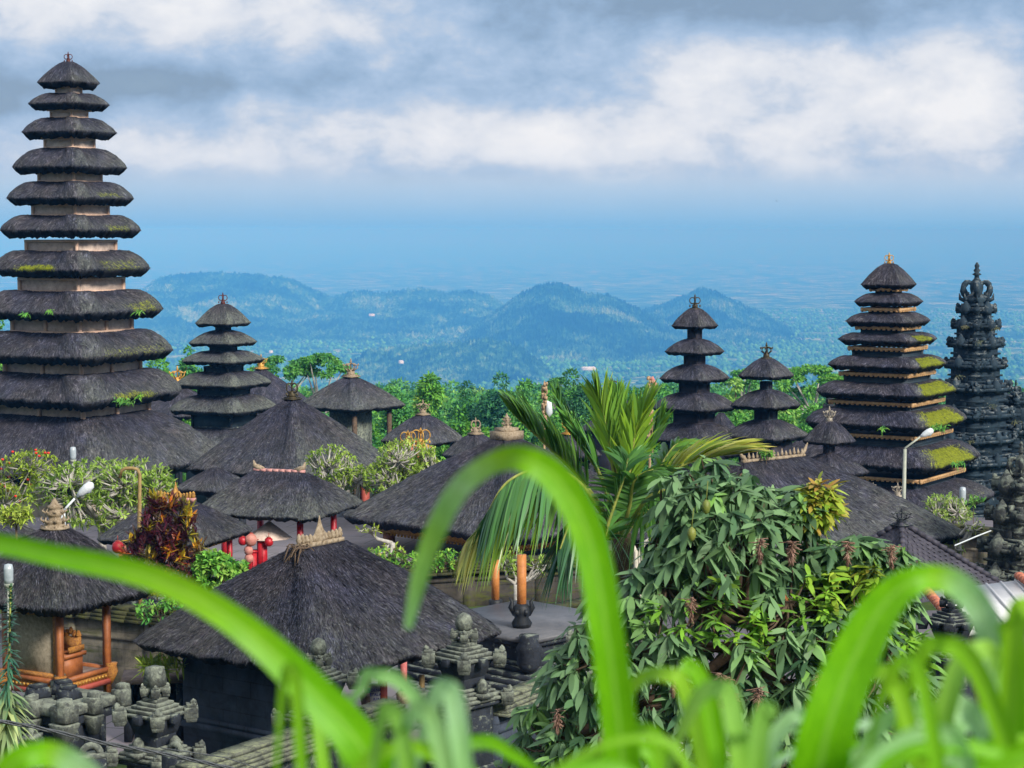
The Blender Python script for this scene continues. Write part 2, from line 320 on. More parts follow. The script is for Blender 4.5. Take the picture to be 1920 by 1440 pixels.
class MB:
    def __init__(s): s.v = []; s.q = []; s.t = []
    def add(s, V, q=(), t=()):
        o = len(s.v); s.v += [tuple(a) for a in V]; s.q += [tuple(i + o for i in f) for f in q]; s.t += [tuple(i + o for i in f) for f in t]
    def box(s, c, h, rz=0.0, taper=1.0):
        """centre c, half sizes h, top scaled by taper"""
        cs, sn = math.cos(rz), math.sin(rz); V = []
        for z in (-1, 1):
            k = taper if z > 0 else 1.0
            for x, y in ((-1, -1), (1, -1), (1, 1), (-1, 1)):
                a, b = x * h[0] * k, y * h[1] * k
                V.append((c[0] + a * cs - b * sn, c[1] + a * sn + b * cs, c[2] + z * h[2]))
        s.add(V, [(3, 2, 1, 0), (4, 5, 6, 7), (0, 1, 5, 4), (1, 2, 6, 5), (2, 3, 7, 6), (3, 0, 4, 7)])
    def bar(s, a, b, w, h=None):
        a = Vector(a); b = Vector(b); d = (b - a).normalized(); u = Vector((0, 0, 1)) if abs(d.z) < .95 else Vector((1, 0, 0))
        r = d.cross(u).normalized() * w; q = r.cross(d).normalized() * (h or w); V = []
        for p in (a, b):
            for x, y in ((-1, -1), (1, -1), (1, 1), (-1, 1)): V.append(p + r * x + q * y)
        s.add(V, [(3, 2, 1, 0), (4, 5, 6, 7), (0, 1, 5, 4), (1, 2, 6, 5), (2, 3, 7, 6), (3, 0, 4, 7)])
    def tube(s, pts, rad, n=6):
        pts = [Vector(p) for p in pts]; V = []; q = []
        if isinstance(rad, (int, float)): rad = [rad] * len(pts)
        ref = Vector((0.31, 0.2, .93)).normalized()
        for i, p in enumerate(pts):
            d = (pts[min(i + 1, len(pts) - 1)] - pts[max(i - 1, 0)])
            d = d.normalized() if d.length > 1e-9 else Vector((0, 0, 1))
            a = d.cross(ref)
            if a.length < .05: a = d.cross(Vector((1, 0, 0)))
            a.normalize(); b = d.cross(a)
            for k in range(n):
                t = 2 * math.pi * k / n; V.append(p + (a * math.cos(t) + b * math.sin(t)) * rad[i])
        for i in range(len(pts) - 1):
            for k in range(n):
                k2 = (k + 1) % n; q.append((i * n + k, i * n + k2, (i + 1) * n + k2, (i + 1) * n + k))
        c0 = len(V); V.append(pts[0]); V.append(pts[-1]); e = (len(pts) - 1) * n
        t = [(c0, (k + 1) % n, k) for k in range(n)] + [(c0 + 1, e + k, e + (k + 1) % n) for k in range(n)]
        s.add(V, q, t)
    def lathe(s, prof, c=(0, 0, 0), n=10, sq=1.0):
        V = []; q = []
        for r, z in prof:
            for k in range(n):
                t = 2 * math.pi * k / n; V.append((c[0] + r * math.cos(t), c[1] + r * math.sin(t) * sq, c[2] + z))
        for i in range(len(prof) - 1):
            for k in range(n):
                k2 = (k + 1) % n; q.append((i * n + k, i * n + k2, (i + 1) * n + k2, (i + 1) * n + k))
        V.append((c[0], c[1], c[2] + prof[0][1])); V.append((c[0], c[1], c[2] + prof[-1][1])); c0 = len(V) - 2; e = (len(prof) - 1) * n
        t = [(c0, (k + 1) % n, k) for k in range(n)] + [(c0 + 1, e + k, e + (k + 1) % n) for k in range(n)]
        s.add(V, q, t)
    def build(s, name, mat, parent=None, loc=None, rz=None, smooth=False, bevel=0):
        me = npmesh(name, s.v, s.q, s.t, smooth=smooth); o = link(name, me, mat, parent, loc, rz)
        if bevel:
            b = o.modifiers.new('bevel', 'BEVEL'); b.width = bevel; b.segments = 1
        return o
def jitter(mb, a, rng):
    mb.v = [(x + rng.uniform(-a, a), y + rng.uniform(-a, a), z + rng.uniform(-a, a)) for x, y, z in mb.v]

# leaves: n ribbons
def ribbons(B, D, N, L, W, bend=0.0, prof=(.25, 1, .75, .05), tone=0.0):
    """B base, D unit direction, N rough normal; returns V, quads, tone"""
    B = np.asarray(B, float); n = len(B); D = np.asarray(D, float); N = np.asarray(N, float)
    S = np.cross(D, N); S /= np.linalg.norm(S, axis=1)[:, None] + 1e-9
    L = np.broadcast_to(L, (n,)).astype(float); W = np.broadcast_to(W, (n,)).astype(float); bend = np.broadcast_to(bend, (n,)).astype(float)
    k = len(prof); V = np.zeros((n, k, 2, 3))
    for i, p in enumerate(prof):
        s = i / (k - 1); c = B + D * (L * s)[:, None]; c[:, 2] -= bend * L * s * s
        V[:, i, 0] = c - S * (W * p / 2)[:, None]; V[:, i, 1] = c + S * (W * p / 2)[:, None]
    base = (np.arange(n) * k * 2)[:, None, None]
    f = np.array([[2 * i, 2 * i + 1, 2 * i + 3, 2 * i + 2] for i in range(k - 1)])[None]
    T = np.repeat(np.broadcast_to(tone, (n,)), k * 2)
    return V.reshape(-1, 3), (base + f).reshape(-1, 4), T
class LB:
    def __init__(s): s.V = []; s.Q = []; s.T = []; s.n = 0
    def add(s, V, Q, T): s.V.append(V); s.Q.append(Q + s.n); s.T.append(T); s.n += len(V)
    def build(s, name, mat, parent=None, loc=None, smooth=True):
        V = np.concatenate(s.V)
        if loc is not None: V = V - np.array(loc)[None] if parent is None else V
        me = npmesh(name, V, np.concatenate(s.Q), attrs={'tone': np.concatenate(s.T)}, smooth=smooth)
        return link(name, me, mat, parent, loc if parent is None else None)
def rdir(rng, n, up=0.0):
    d = rng.normal(size=(n, 3)); d[:, 2] += up; return d / np.linalg.norm(d, axis=1)[:, None]

# ------------------------------------------------------------------ thatch
def ring(a, b, r, ns, nc):
    """rounded rectangle, counter-clockwise; returns pts (n,2), outward (n,2), cornerness (n,), face id"""
    r = min(r, a * .98, b * .98); pts = []; out = []; cor = []; face = []
    cs = [(a - r, b - r, 0), (-(a - r), b - r, 1), (-(a - r), -(b - r), 2), (a - r, -(b - r), 3)]
    for k, (cx, cy, q) in enumerate(cs):
        for i in range(nc + 1):
            t = math.pi / 2 * (q + i / nc); pts.append((cx + r * math.cos(t), cy + r * math.sin(t))); out.append((math.cos(t), math.sin(t)))
            cor.append(1.0); face.append(q + (0 if i < nc / 2 else 1))
        nx, ny, _ = cs[(k + 1) % 4]; t = math.pi / 2 * (q + 1); p0 = pts[-1]; p1 = (nx + r * math.cos(t), ny + r * math.sin(t))
        Ls = math.hypot(p1[0] - p0[0], p1[1] - p0[1]) + 1e-6
        for i in range(1, ns):
            f = i / ns; pts.append((p0[0] * (1 - f) + p1[0] * f, p0[1] * (1 - f) + p1[1] * f)); out.append((math.cos(t), math.sin(t)))
            dd = min(f, 1 - f) * Ls / max(a, b); cor.append(math.exp(-(dd / .17) ** 2)); face.append(q + 1)
    return np.array(pts), np.array(out), np.array(cor), np.array(face) % 4
def thatch(parent, a, b, ta, tb, zt, ze, th, ua, ub, seed, power=1.35, hump=.06, px=400, lichen=.4, moss=None, name='thatch_roof', lfaces=(1., 1., 1., 1.), straw=0, round_=.22, sag=0.0):
    """a,b half sizes at the eave; ta,tb at the top; zt,ze top and eave heights; th eave thickness; ua,ub under-side opening
    faces: 1 = +y, 2 = -x, 3 = -y, 0 = +x.  moss = list of (face, f0, f1, t0, t1, amount)"""
    lfaces = (lfaces[3], lfaces[0], lfaces[1], lfaces[2]); moss = [((m_[0] + 1) % 4, *m_[1:]) for m_ in (moss or [])]
    rng = np.random.default_rng(seed); ns = max(8, min(60, int(px / 9))); nc = 6; nr = max(6, min(34, int(px / 16)))
    Pe, Oe, Ce, Fe = ring(a, b, round_ * a, ns, nc); Pt, Ot, Ct, Ft = ring(max(ta, .02), max(tb, .02), .3 * max(min(ta, tb), .01), ns, nc)
    n = len(Pe); per = np.concatenate([[0], np.cumsum(np.linalg.norm(np.diff(Pe, axis=0), axis=1))])
    sl = math.hypot(a - ta, zt - ze); rows = []; uvs = []; lich = []; mos = []
    ang = np.linspace(0, 2 * np.pi, n, endpoint=False)
    def wav(k, amp): return sum(amp / (j ** .6) * np.sin(ang * kk + rng.uniform(0, 6.3)) for j, kk in enumerate(rng.integers(k, k * 6, 6), 1))
    w1 = wav(4, .009 * a); ez = wav(5, .005 * a)
    fr = np.zeros(n)
    for q in range(4):
        idx = np.where(Fe == q)[0]
        if q == 0: idx = np.concatenate([idx[idx > n / 2], idx[idx < n / 2]])
        fr[idx] = np.linspace(0, 1, len(idx))
    for j in range(nr + 1):
        t = j / nr; p2 = Pt * (1 - t) + Pe * t
        z = zt - (zt - ze) * t ** power
        hs = math.sin(math.pi * min(1, (t * .92 + .08))) ** .7
        bulge = hump * a * Ce * hs
        rr = Pe * 0 + Oe
        zz = z + bulge * (.20 + .55 * min(1, t * 3.0)) - sag * a * (1 - Ce) * math.sin(math.pi * t)
        p2 = p2 + rr * (bulge * (.6 if hump > .05 else .6) + w1 * t)[:, None]
        zz = zz + ez * t + rng.normal(0, .0022 * a + .004, n)
        rows.append(np.column_stack([p2, zz]))
        uvs.append(np.column_stack([per, np.full(n, t * sl)]))
        lf = np.array([lfaces[q] for q in Fe]); lich.append(lichen * lf * (.12 + .88 * np.clip((t - .25) / .6, 0, 1)) * (.75 + .35 * Ce))
        mv = np.zeros(n)
        for (q, f0, f1, t0, t1, am) in (moss or []):
            sel = (Fe == q); e1 = np.clip(np.minimum(fr - f0, f1 - fr) / .17 + .5, 0, 1); e2 = np.clip(min(t - t0, t1 - t) / .16 + .5, 0, 1)
            mv = np.maximum(mv, np.where(sel, am * e1 * e2, 0))
        mos.append(mv)
    cut = [np.zeros(n)] * (nr + 1)  # weight of the painted under-eave shade: none on the slope, full beneath the lip
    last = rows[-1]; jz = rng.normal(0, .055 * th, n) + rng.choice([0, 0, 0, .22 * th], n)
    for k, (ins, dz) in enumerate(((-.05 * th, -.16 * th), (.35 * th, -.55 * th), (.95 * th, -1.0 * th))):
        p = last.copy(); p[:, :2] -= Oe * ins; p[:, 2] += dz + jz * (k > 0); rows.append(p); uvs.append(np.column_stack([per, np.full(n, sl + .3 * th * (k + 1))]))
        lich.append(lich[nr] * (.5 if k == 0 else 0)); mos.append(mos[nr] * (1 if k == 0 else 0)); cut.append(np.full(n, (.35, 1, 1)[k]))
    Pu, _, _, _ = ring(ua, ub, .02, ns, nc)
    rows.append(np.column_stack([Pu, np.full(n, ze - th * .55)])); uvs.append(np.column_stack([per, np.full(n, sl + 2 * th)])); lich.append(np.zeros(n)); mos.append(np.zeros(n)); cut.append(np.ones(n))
    R = len(rows); V = np.concatenate(rows); UV = np.concatenate(uvs); LI = np.concatenate(lich); MO = np.concatenate(mos); CU = np.concatenate(cut)
    i0 = np.arange(n); i1 = (i0 + 1) % n
    Q = np.concatenate([np.column_stack([j * n + i0, (j + 1) * n + i0, (j + 1) * n + i1, j * n + i1]) for j in range(R - 1)])
    # cap
    V = np.vstack([V, [[0, 0, zt + .01]]]); UV = np.vstack([UV, [[0, 0]]]); LI = np.append(LI, 0); MO = np.append(MO, 0); CU = np.append(CU, 0); c = len(V) - 1
    T = np.column_stack([i1, np.full(n, c), i0])
    # loose straws: on the slope and hanging from the lip
    G = np.array(rows[:nr + 1]); m1 = int(straw); m2 = int(px * 1.6)
    si = rng.integers(0, n, m1 + m2); tj = np.concatenate([rng.uniform(.02, .98, m1) * nr, np.full(m2, nr - .05)])
    j0 = tj.astype(int); fj = (tj - j0)[:, None]; p = G[j0, si] * (1 - fj) + G[np.minimum(j0 + 1, nr), si] * fj
    dn = G[np.minimum(j0 + 1, nr), si] - G[j0, si]; dn /= np.linalg.norm(dn, axis=1)[:, None] + 1e-9
    sd_ = np.column_stack([-Oe[si][:, 1], Oe[si][:, 0], np.zeros(len(si))])
    p = p + sd_ * rng.uniform(-.5, .5, len(si))[:, None] * (per[-1] / n)
    nor = np.cross(sd_, dn); nor *= np.sign(nor[:, 2:3] + 1e-9)
    d = dn + sd_ * rng.normal(0, .16, len(si))[:, None] + nor * rng.uniform(.01, .13, len(si))[:, None]
    d[m1:] = Oe[si[m1:]][:, [0, 1]].tolist() and np.column_stack([Oe[si[m1:]] * rng.uniform(.1, .8, m2)[:, None], -rng.uniform(.6, 1, m2)]) + rng.normal(0, .15, (m2, 3))
    d /= np.linalg.norm(d, axis=1)[:, None]
    Ls = np.concatenate([rng.uniform(.07, .22, m1), rng.uniform(.12, .42, m2) * th]); mpp = 2 * a / px
    Ws = np.concatenate([rng.uniform(.008, .018, m1) + .12 * mpp, rng.uniform(.6, 1.4, m2) * mpp + .008])
    rv, rq, _ = ribbons(p + nor * .01, d, nor, Ls, Ws, 0, (.8, 1, .2))
    k = len(rv) // max(1, (m1 + m2)); LI2 = np.repeat(np.interp(tj, np.arange(nr + 1), [x.mean() for x in lich[:nr + 1]]), k); MO2 = np.repeat(np.array([mos[int(round(q_))][s_] for q_, s_ in zip(tj, si)]), k)
    uv2 = np.column_stack([np.repeat(per[si] + rng.uniform(0, 9, len(si)), k), np.tile(np.linspace(0, .3, k), m1 + m2)])
    Q = np.vstack([Q, rq + len(V)]); V = np.vstack([V, rv]); UV = np.vstack([UV, uv2]); LI = np.append(LI, LI2); MO = np.append(MO, MO2); CU = np.append(CU, np.zeros(len(LI2)))
    me = npmesh(name, V, Q, T, uv=UV, attrs={'lichen': LI, 'moss': MO, 'cut': CU}, smooth=True)
    return link(name, me, TH, parent)

# ------------------------------------------------------------------ finials
def arc(c, r, a0, a1, n=9, ax=(1, 0), zs=1.0):
    return [(c[0] + ax[0] * r * math.cos(a0 + (a1 - a0) * i / n), c[1] + ax[1] * r * math.cos(a0 + (a1 - a0) * i / n), c[2] + zs * r * math.sin(a0 + (a1 - a0) * i / n)) for i in range(n + 1)]
def crown(parent, z0, h, mat, kind='loops', wd=1.0, rz=0.0, name='finial', c=(0, 0)):
    """a Balinese roof crown: stepped base, curling loops and a spike"""
    b = MB(); w0 = .24 * h * wd
    b.box((0, 0, h * .03), (w0 * 1.3, w0 * 1.3, h * .03)); b.box((0, 0, h * .09), (w0, w0, h * .035), .0)
    b.lathe([(w0 * .95, h * .12), (w0 * .7, h * .2), (w0 * .85, h * .27), (w0 * .45, h * .34), (w0 * .5, h * .4)], n=8)
    tr = h * .030
    nl = 4 if kind == 'loops' else 6
    for k in range(nl):
        t = 2 * math.pi * k / nl + (rz if nl == 4 else .3); ax = (math.cos(t), math.sin(t))
        r = h * .17 * wd
        if kind == 'cage':
            b.tube([(ax[0] * w0 * .55, ax[1] * w0 * .55, h * .33), (ax[0] * w0 * 1.25, ax[1] * w0 * 1.25, h * .47), (ax[0] * w0 * 1.35, ax[1] * w0 * 1.35, h * .60), (ax[0] * w0 * .7, ax[1] * w0 * .7, h * .70), (0, 0, h * .72)], [tr * 1.2, tr, tr, tr, tr], 5)
            b.lathe([(tr * .3, h * .60), (tr * 1.7, h * .66), (tr * .3, h * .72)], (ax[0] * w0 * 1.45, ax[1] * w0 * 1.45, 0), 5)
        else:
            cc = (ax[0] * r * .95, ax[1] * r * .95, h * .58)
            b.tube(arc(cc, r, -2.2, 2.9, 10, ax, 1.15), [tr * 1.5] * 3 + [tr * 1.1] * 8, 5)
            b.lathe([(tr * .4, h * .16), (tr * 2.2, h * .24), (tr * .3, h * .34)], (ax[0] * w0 * 1.3, ax[1] * w0 * 1.3, 0), 5)
    b.tube([(0, 0, h * .34), (0, 0, h * .8)], tr * 1.3, 6)
    b.lathe([(tr, h * .74), (tr * 2.6, h * .80), (tr * 1.2, h * .86), (tr * 1.6, h * .89), (tr * .3, h)], n=6)
    o = b.build(name, mat, parent, (c[0], c[1], z0)); return o
def urn(parent, z0, h, mat, name='finial', w=.3):
    b = MB()
    b.lathe([(w * 1.3 * h, 0), (w * 1.35 * h, .05 * h), (w * .95 * h, .1 * h), (w * .9 * h, .2 * h), (w * 1.0 * h, .24 * h), (w * .55 * h, .3 * h), (w * .6 * h, .42 * h), (w * .95 * h, .5 * h), (w * .6 * h, .56 * h), (w * .55 * h, .66 * h), (w * .8 * h, .72 * h), (w * .4 * h, .8 * h), (w * .3 * h, .88 * h), (.01, h)], n=12)
    for k in range(8):
        t = math.pi / 4 * k; c, s = math.cos(t), math.sin(t)
        b.tube([(c * w * h * .9, s * w * h * .9, .22 * h), (c * w * h * 1.25, s * w * h * 1.25, .32 * h), (c * w * h * 1.1, s * w * h * 1.1, .42 * h)], [.05 * h, .04 * h, .015 * h], 5)
        b.tube([(c * w * h * .7, s * w * h * .7, .5 * h), (c * w * h * 1.1, s * w * h * 1.1, .6 * h), (c * w * h * .9, s * w * h * .9, .68 * h)], [.05 * h, .035 * h, .01 * h], 5)
        b.box((c * w * h * 1.15, s * w * h * 1.15, .07 * h), (.035 * h, .035 * h, .06 * h), t)
    return b.build(name, mat, parent, (0, 0, z0))

# ------------------------------------------------------------------ structures: frame of reference
def frame_of(ax, d, phi):
    """world x of the axis, and rotation so that one corner faces the camera, turned phi to the right"""
    p = P(ax, 600, d); return math.atan2(-p.y, -p.x) + phi - math.pi / 4
GZ_KEYS = [(-60, 22), (-10, 2.2), (0, -1.7), (6, -3.8), (25, -10.0), (45, -10.4), (60, -10.9), (75, -12.6), (90, -14.2), (130, -18), (200, -28), (400, -62), (1200, -215), (3100, -402)]
def gz(y): return float(np.interp(y, [k[0] for k in GZ_KEYS], [k[1] for k in GZ_KEYS]))

def meru(label, ax, d, phi_deg, tiers, boxes, fin, boxmat, framemat, th=.25, lichen=.5, moss=None, trims=None, trimmat=None, finmat=None, finkind='loops', posts=False, seed=1, name='pagoda_tower', lfaces=(1, 1, 1, 1), hump=.07, midposts=None, power=1.22):
    phi = math.radians(phi_deg); rz = frame_of(ax, d, phi); base = P(ax, 700, d)
    # follow the vertical axis: x of the axis from the top pixel
    top = P(ax, tiers[0][1], d); x0 = top.x; g = gz(d)
    root = thing(name, label, 'pagoda', (x0, d, g), rz, 'thatched pagoda towers of the temple')
    zf = lambda py: P(ax, py, d).z - g
    k = math.sqrt(2) * math.cos(phi)
    for i, (ext, yt, ye, yb) in enumerate(tiers):
        a = M(ext, d) / k / .955; zt, ze = zf(yt), zf(ye); bi = boxes[i] if i < len(boxes) else boxes[-1]
        up = boxes[i - 1] if i > 0 else None
        ta = M(up[0], d) / k * 1.02 if up else M(7, d)
        u = M(bi[0], d) / k * (.8 if posts and i < 5 else 1.02)
        ms = (moss or {}).get(i)
        thatch(root, a, a, ta, ta, zt, ze, th * (.75 + .5 * i / len(tiers)), u, u, seed * 50 + i, power if up else 1.25, (hump if i < len(tiers) - 1 else hump * .45) if up else .03, px=ext * 2 * 1.0, lichen=lichen, moss=ms, lfaces=lfaces, straw=ext * 4)
    for i, (half, yt, yb) in enumerate(boxes):
        a = M(half, d) / k; zt = zf(yt); zb = zf(yb) - .25; b = MB(); b.box((0, 0, (zt + zb) / 2), (a * .97, a * .97, (zt - zb) / 2)); w_ = b.build('tier_wall', boxmat, root)
        f = MB(); r = max(.035, .055 * (a ** .5))
        for sx in (-1, 1):
            for sy in (-1, 1): f.box((sx * (a - r * .4), sy * (a - r * .4), (zt + zb) / 2 + (.2 if posts and i < 5 else 0)), (r, r, (zt - zb) / 2 + (.2 if posts and i < 5 else 0)))
            for zz in (zt - r * .6, zf(yb) + r * .8):
                f.box((0, sx * (a + .006), zz), (a * 1.02, r * .8, r * .8)); f.box((sx * (a + .006), 0, zz), (r * .8, a * 1.02, r * .8))
            if posts and i < 5:
                f.box((0, sx * a, zt + .05), (a + .18, .04, .03)); f.box((sx * a, 0, zt + .05), (.04, a + .18, .03))
                f.box((0, sx * a * .8, zt + .1), (r, r, .3)); f.box((sx * a * .8, 0, zt + .1), (r, r, .3))
            if midposts and i in midposts:
                f.box((0, sx * (a + .004), (zt + zb) / 2), (r, r * .7, (zt - zb) / 2)); f.box((sx * (a + .004), 0, (zt + zb) / 2), (r * .7, r, (zt - zb) / 2))
        f.build('wall_frame', framemat, w_)
    for i, (half, y) in enumerate(trims or []):
        a = M(half, d) / k; z = zf(y); f = MB(); hh = M(2.6, d)
        for s_ in (-1, 1):
            f.box((0, s_ * a, z), (a, .05, hh)); f.box((s_ * a, 0, z), (.05, a, hh))
            for q in (-1, 1): f.lathe([(.03, -hh * 2.2), (hh * 1.4, -hh), (hh * 1.3, hh), (.03, hh * 1.4)], (s_ * a, q * a, z), 6)
        nt_ = int(a * 2 / .22)
        for j in range(nt_):
            q = -a + (j + .5) * 2 * a / nt_
            for s_ in (-1, 1): f.box((q, s_ * (a + .01), z - hh * 1.3), (.05, .05, hh * .5)); f.box((s_ * (a + .01), q, z - hh * 1.3), (.05, .05, hh * .5))
        f.build('gilded_eave_trim', trimmat, root)
    crown(root, zf(fin[1]) - .05, M(fin[1] - fin[0], d) + .05, finmat, finkind, rz=-rz)
    # body under the lowest roof down to a stepped stone base
    half, yt, yb = boxes[-1]
    ext, _, ye, _ = tiers[-1]
    a = M(ext, d) / k * .62; z1 = zf(ye) - .1
    b = MB(); b.box((0, 0, z1 / 2 + .3), (a, a, max(.3, z1 / 2 - .2))); b.build('cella', boxmat, root)
    b = MB()
    for j in range(4): b.box((0, 0, .15 + j * .22), (a * (1.32 - j * .08), a * (1.32 - j * .08), .113))
    b.build('stone_base', DSTONE, root)
    return root

A_T = [(57, 116, 154, 160), (74.5, 175, 194, 205), (87.5, 221, 247, 256), (105, 278, 312, 318), (118, 341, 370, 381), (130, 404, 429, 447), (147, 470, 501, 522), (171, 544, 579, 600), (190, 620, 657, 678), (206, 695, 735, 760), (290, 772, 862, 890)]
A_B = [(24, 165, 177), (34, 210, 222), (46, 261, 279), (58, 321, 342), (70, 384, 405), (83, 450, 474), (96.5, 520, 547), (111, 594, 622), (126, 672, 702), (141, 752, 786), (150, 880, 900)]
mossA = {4: [(0, .3, .8, .75, 1, .5)], 5: [(0, .4, .85, .75, 1.1, .45)], 6: [(3, .30, .75, .85, 1.1, .85), (0, .25, .9, .6, 1.1, .4)], 7: [(0, .55, .95, .7, 1.1, .5)], 8: [(0, .1, .95, .75, 1.1, .35)], 9: [(0, .2, .7, .85, 1.1, .6)]}
meru('tallest pagoda with eleven thatched roofs and pale wooden tier walls', 128, 92, 6.5, A_T, A_B, (97, 118), WOOD, WOODF, th=.42, lichen=.42, moss=mossA, finmat=RUST, posts=True, seed=3, lfaces=(1.5, .4, .4, .55), midposts=(7, 8, 9, 10), hump=.105)
B_T = [(52, 570, 605, 612), (64, 619, 641, 650), (78, 657, 674, 686), (91, 696, 717, 729), (103, 740, 764, 776), (116, 800, 826, 840)]
B_B = [(14, 612, 623), (25, 649, 659), (36, 686, 698), (48, 728, 742), (60, 774, 800), (72, 840, 850)]
meru('dark six roofed pagoda with ring crown, rising beside the tallest pagoda', 418, 112, 12, B_T, B_B, (548, 571), BOXD, DSTONE, th=.28, lichen=1.1, finmat=RUST, seed=5, lfaces=(1.3, .7, .7, .9))
C_T = [(44, 578, 610, 618), (56, 635, 658, 666), (66, 683, 708, 716), (80, 736, 762, 773), (94, 792, 820, 832)]
C_B = [(13, 617, 635), (19.5, 665, 684), (28, 716, 737), (38, 773, 793), (46, 832, 855)]
meru('five roofed black pagoda with ornate crown, standing left of the small three roofed one', 1303, 100, 11.5, C_T, C_B, (551, 579), BOXP, BOXP, th=.24, lichen=.35, finmat=BRONZE, finkind='loops', seed=7, lfaces=(1.2, .4, .4, .6))
D_T = [(52, 671, 703, 718), (66, 730, 758, 770), (81, 786, 815, 828)]
D_B = [(11, 715, 731), (21, 768, 787), (32, 826, 850)]
meru('squat three roofed black pagoda with bronze crown, right of the five roofed one', 1437, 100, 14, D_T, D_B, (641, 672), BOXP, BOXD, th=.27, lichen=.5, finmat=BRONZE, finkind='cage', seed=9, lfaces=(1.2, .4, .4, .6))
E_T = [(40, 735, 765, 772), (62, 775, 804, 812)]
meru('distant pagoda with rusty crown mostly hidden by the upright palm fronds', 1148, 120, 10, E_T, [(14, 770, 777), (26, 811, 830)], (708, 736), BOXP, BOXP, th=.26, lichen=.3, finmat=RUST, seed=11)
F_T = [(50, 789, 826, 832), (76, 850, 883, 892)]
meru('small two roofed thatched shrine tower with silvery crown, in front of the mossy pagoda', 1555, 78, 5, F_T, [(10, 831, 851), (24, 890, 915)], (761, 791), BOXP, BOXP, th=.2, lichen=.25, finmat=SILV, finkind='cage', seed=13, name='shrine_tower')
G_T = [(51, 494, 532, 540), (63, 549, 564, 578), (78, 586, 600, 611), (91, 624, 634, 650), (110, 667, 680, 696), (129, 714, 730, 746), (150, 763, 785, 805), (176, 828, 855, 878), (205, 900, 928, 952)]
G_B = [(23.5, 543, 552), (35.5, 580, 588), (49, 614, 625), (64, 655, 668), (78, 700, 715), (93, 752, 766), (108, 812, 831), (127, 887, 905), (140, 950, 962)]
mossG = {3: [(0, .25, .8, .45, 1.2, .85)], 4: [(0, .15, .85, .3, 1.2, 1)], 5: [(0, .08, .92, .25, 1.2, 1)], 6: [(0, .05, .9, .3, 1.2, 1)], 7: [(0, .05, .85, .35, 1.2, 1)], 8: [(0, .45, .9, .7, 1.1, .25)]}
meru('nine roofed pagoda with golden crown and bright yellow moss on its right slopes', 1667, 88, 23, G_T, G_B, (473, 496), BOXD, BOXD, th=.3, lichen=.3, moss=mossG, trims=[(33, 541), (48, 579), (58, 612.5), (71, 651), (87, 698), (105, 750), (121, 809), (146, 884)], trimmat=TRIMG, finmat=GOLD, finkind='loops', seed=17, lfaces=(1.4, .2, .2, .25), power=1.35)

# ------------------------------------------------------------------ hipped pavilions
PG = 'thatched pavilions of the temple yard'
def pavilion(label, cx, d, phi_deg, ext, yt, ye, ridge=0.0, th=.28, seed=1, lichen=.5, lfaces=(1, 1, 1, 1), straw=1000, power=1.0, top=.12, posts=None, postmat=ORWOOD, trim=None, wall=None, wallmat=BLOCKD, moss=None, asp=1.0, inset=.72, cat='pavilion', name='thatched_pavilion', hump=.03, ax=None, floor=True, sag=.02, round_=.16, swap=False):
    phi = math.radians(phi_deg); rz = frame_of(cx, d, phi); g = gz(d); p = P(cx, (yt + ye) / 2, d)
    root = thing(name, label, cat, (p.x, d, g), rz, PG)
    zf = lambda py: P(cx, py, d).z - g
    k = math.sqrt(2) * math.cos(phi); a = M(ext, d) / k / .97
    zt, ze = zf(yt), zf(ye); A_, B_ = a * asp, a / asp
    # local axes: the near corner is (+,+); +x runs down-left of the picture, +y down-right
    ra, rb = (ridge + top, top) if swap else (top, ridge + top)
    thatch(root, A_, B_, ra, rb, zt, ze, th, A_ * inset, B_ * inset, seed + 300, power, hump, px=ext * 2, lichen=lichen, lfaces=lfaces, straw=straw, moss=moss, round_=round_, sag=sag)
    z2 = ze - th * .6
    if trim:
        f = MB(); hh = trim[1] if isinstance(trim, tuple) else .09; tm = trim[0] if isinstance(trim, tuple) else trim
        for s_ in (-1, 1):
            f.box((0, s_ * B_ * inset, z2 - hh), (A_ * inset + .06, .06, hh)); f.box((s_ * A_ * inset, 0, z2 - hh), (.06, B_ * inset + .06, hh))
        for L_, Q_ in ((A_, 0), (B_, 1)):
            nt_ = int(L_ * inset * 2 / .16)
            for j in range(nt_):
                q = -L_ * inset + (j + .5) * 2 * L_ * inset / nt_
                for s_ in (-1, 1):
                    f.box((q, s_ * (B_ * inset + .03), z2 - hh * 2.2) if Q_ == 0 else (s_ * (A_ * inset + .03), q, z2 - hh * 2.2), (.045, .045, .035), .785)
        f.build('carved_eave_beam', tm, root)
    if posts:
        for sx in (-1, 1):
            for sy in (-1, 1):
                b = MB(); r = posts; b.box((sx * A_ * inset * .93, sy * B_ * inset * .93, z2 / 2 + .2), (r, r, z2 / 2 - .2)); b.box((sx * A_ * inset * .93, sy * B_ * inset * .93, .5), (r * 1.9, r * 1.9, .16)); b.build('post', postmat, root)
    if wall:
        b = MB(); zt2 = z2 - (.2 if trim else 0)
        b.box((0, 0, zt2 / 2), (A_ * wall, B_ * wall, zt2 / 2)); b.box((0, 0, zt2 - .12), (A_ * wall + .05, B_ * wall + .05, .1)); b.box((0, 0, zt2 * .3), (A_ * wall + .06, B_ * wall + .06, .07)); b.build('wall', wallmat, root)
    if floor:
        b = MB(); b.box((0, 0, .16), (A_ * .86, B_ * .86, .16)); b.box((0, 0, .36), (A_ * .80, B_ * .80, .06)); b.build('stone_plinth', DSTONE, root)
    return root, A_, B_, zt, ze
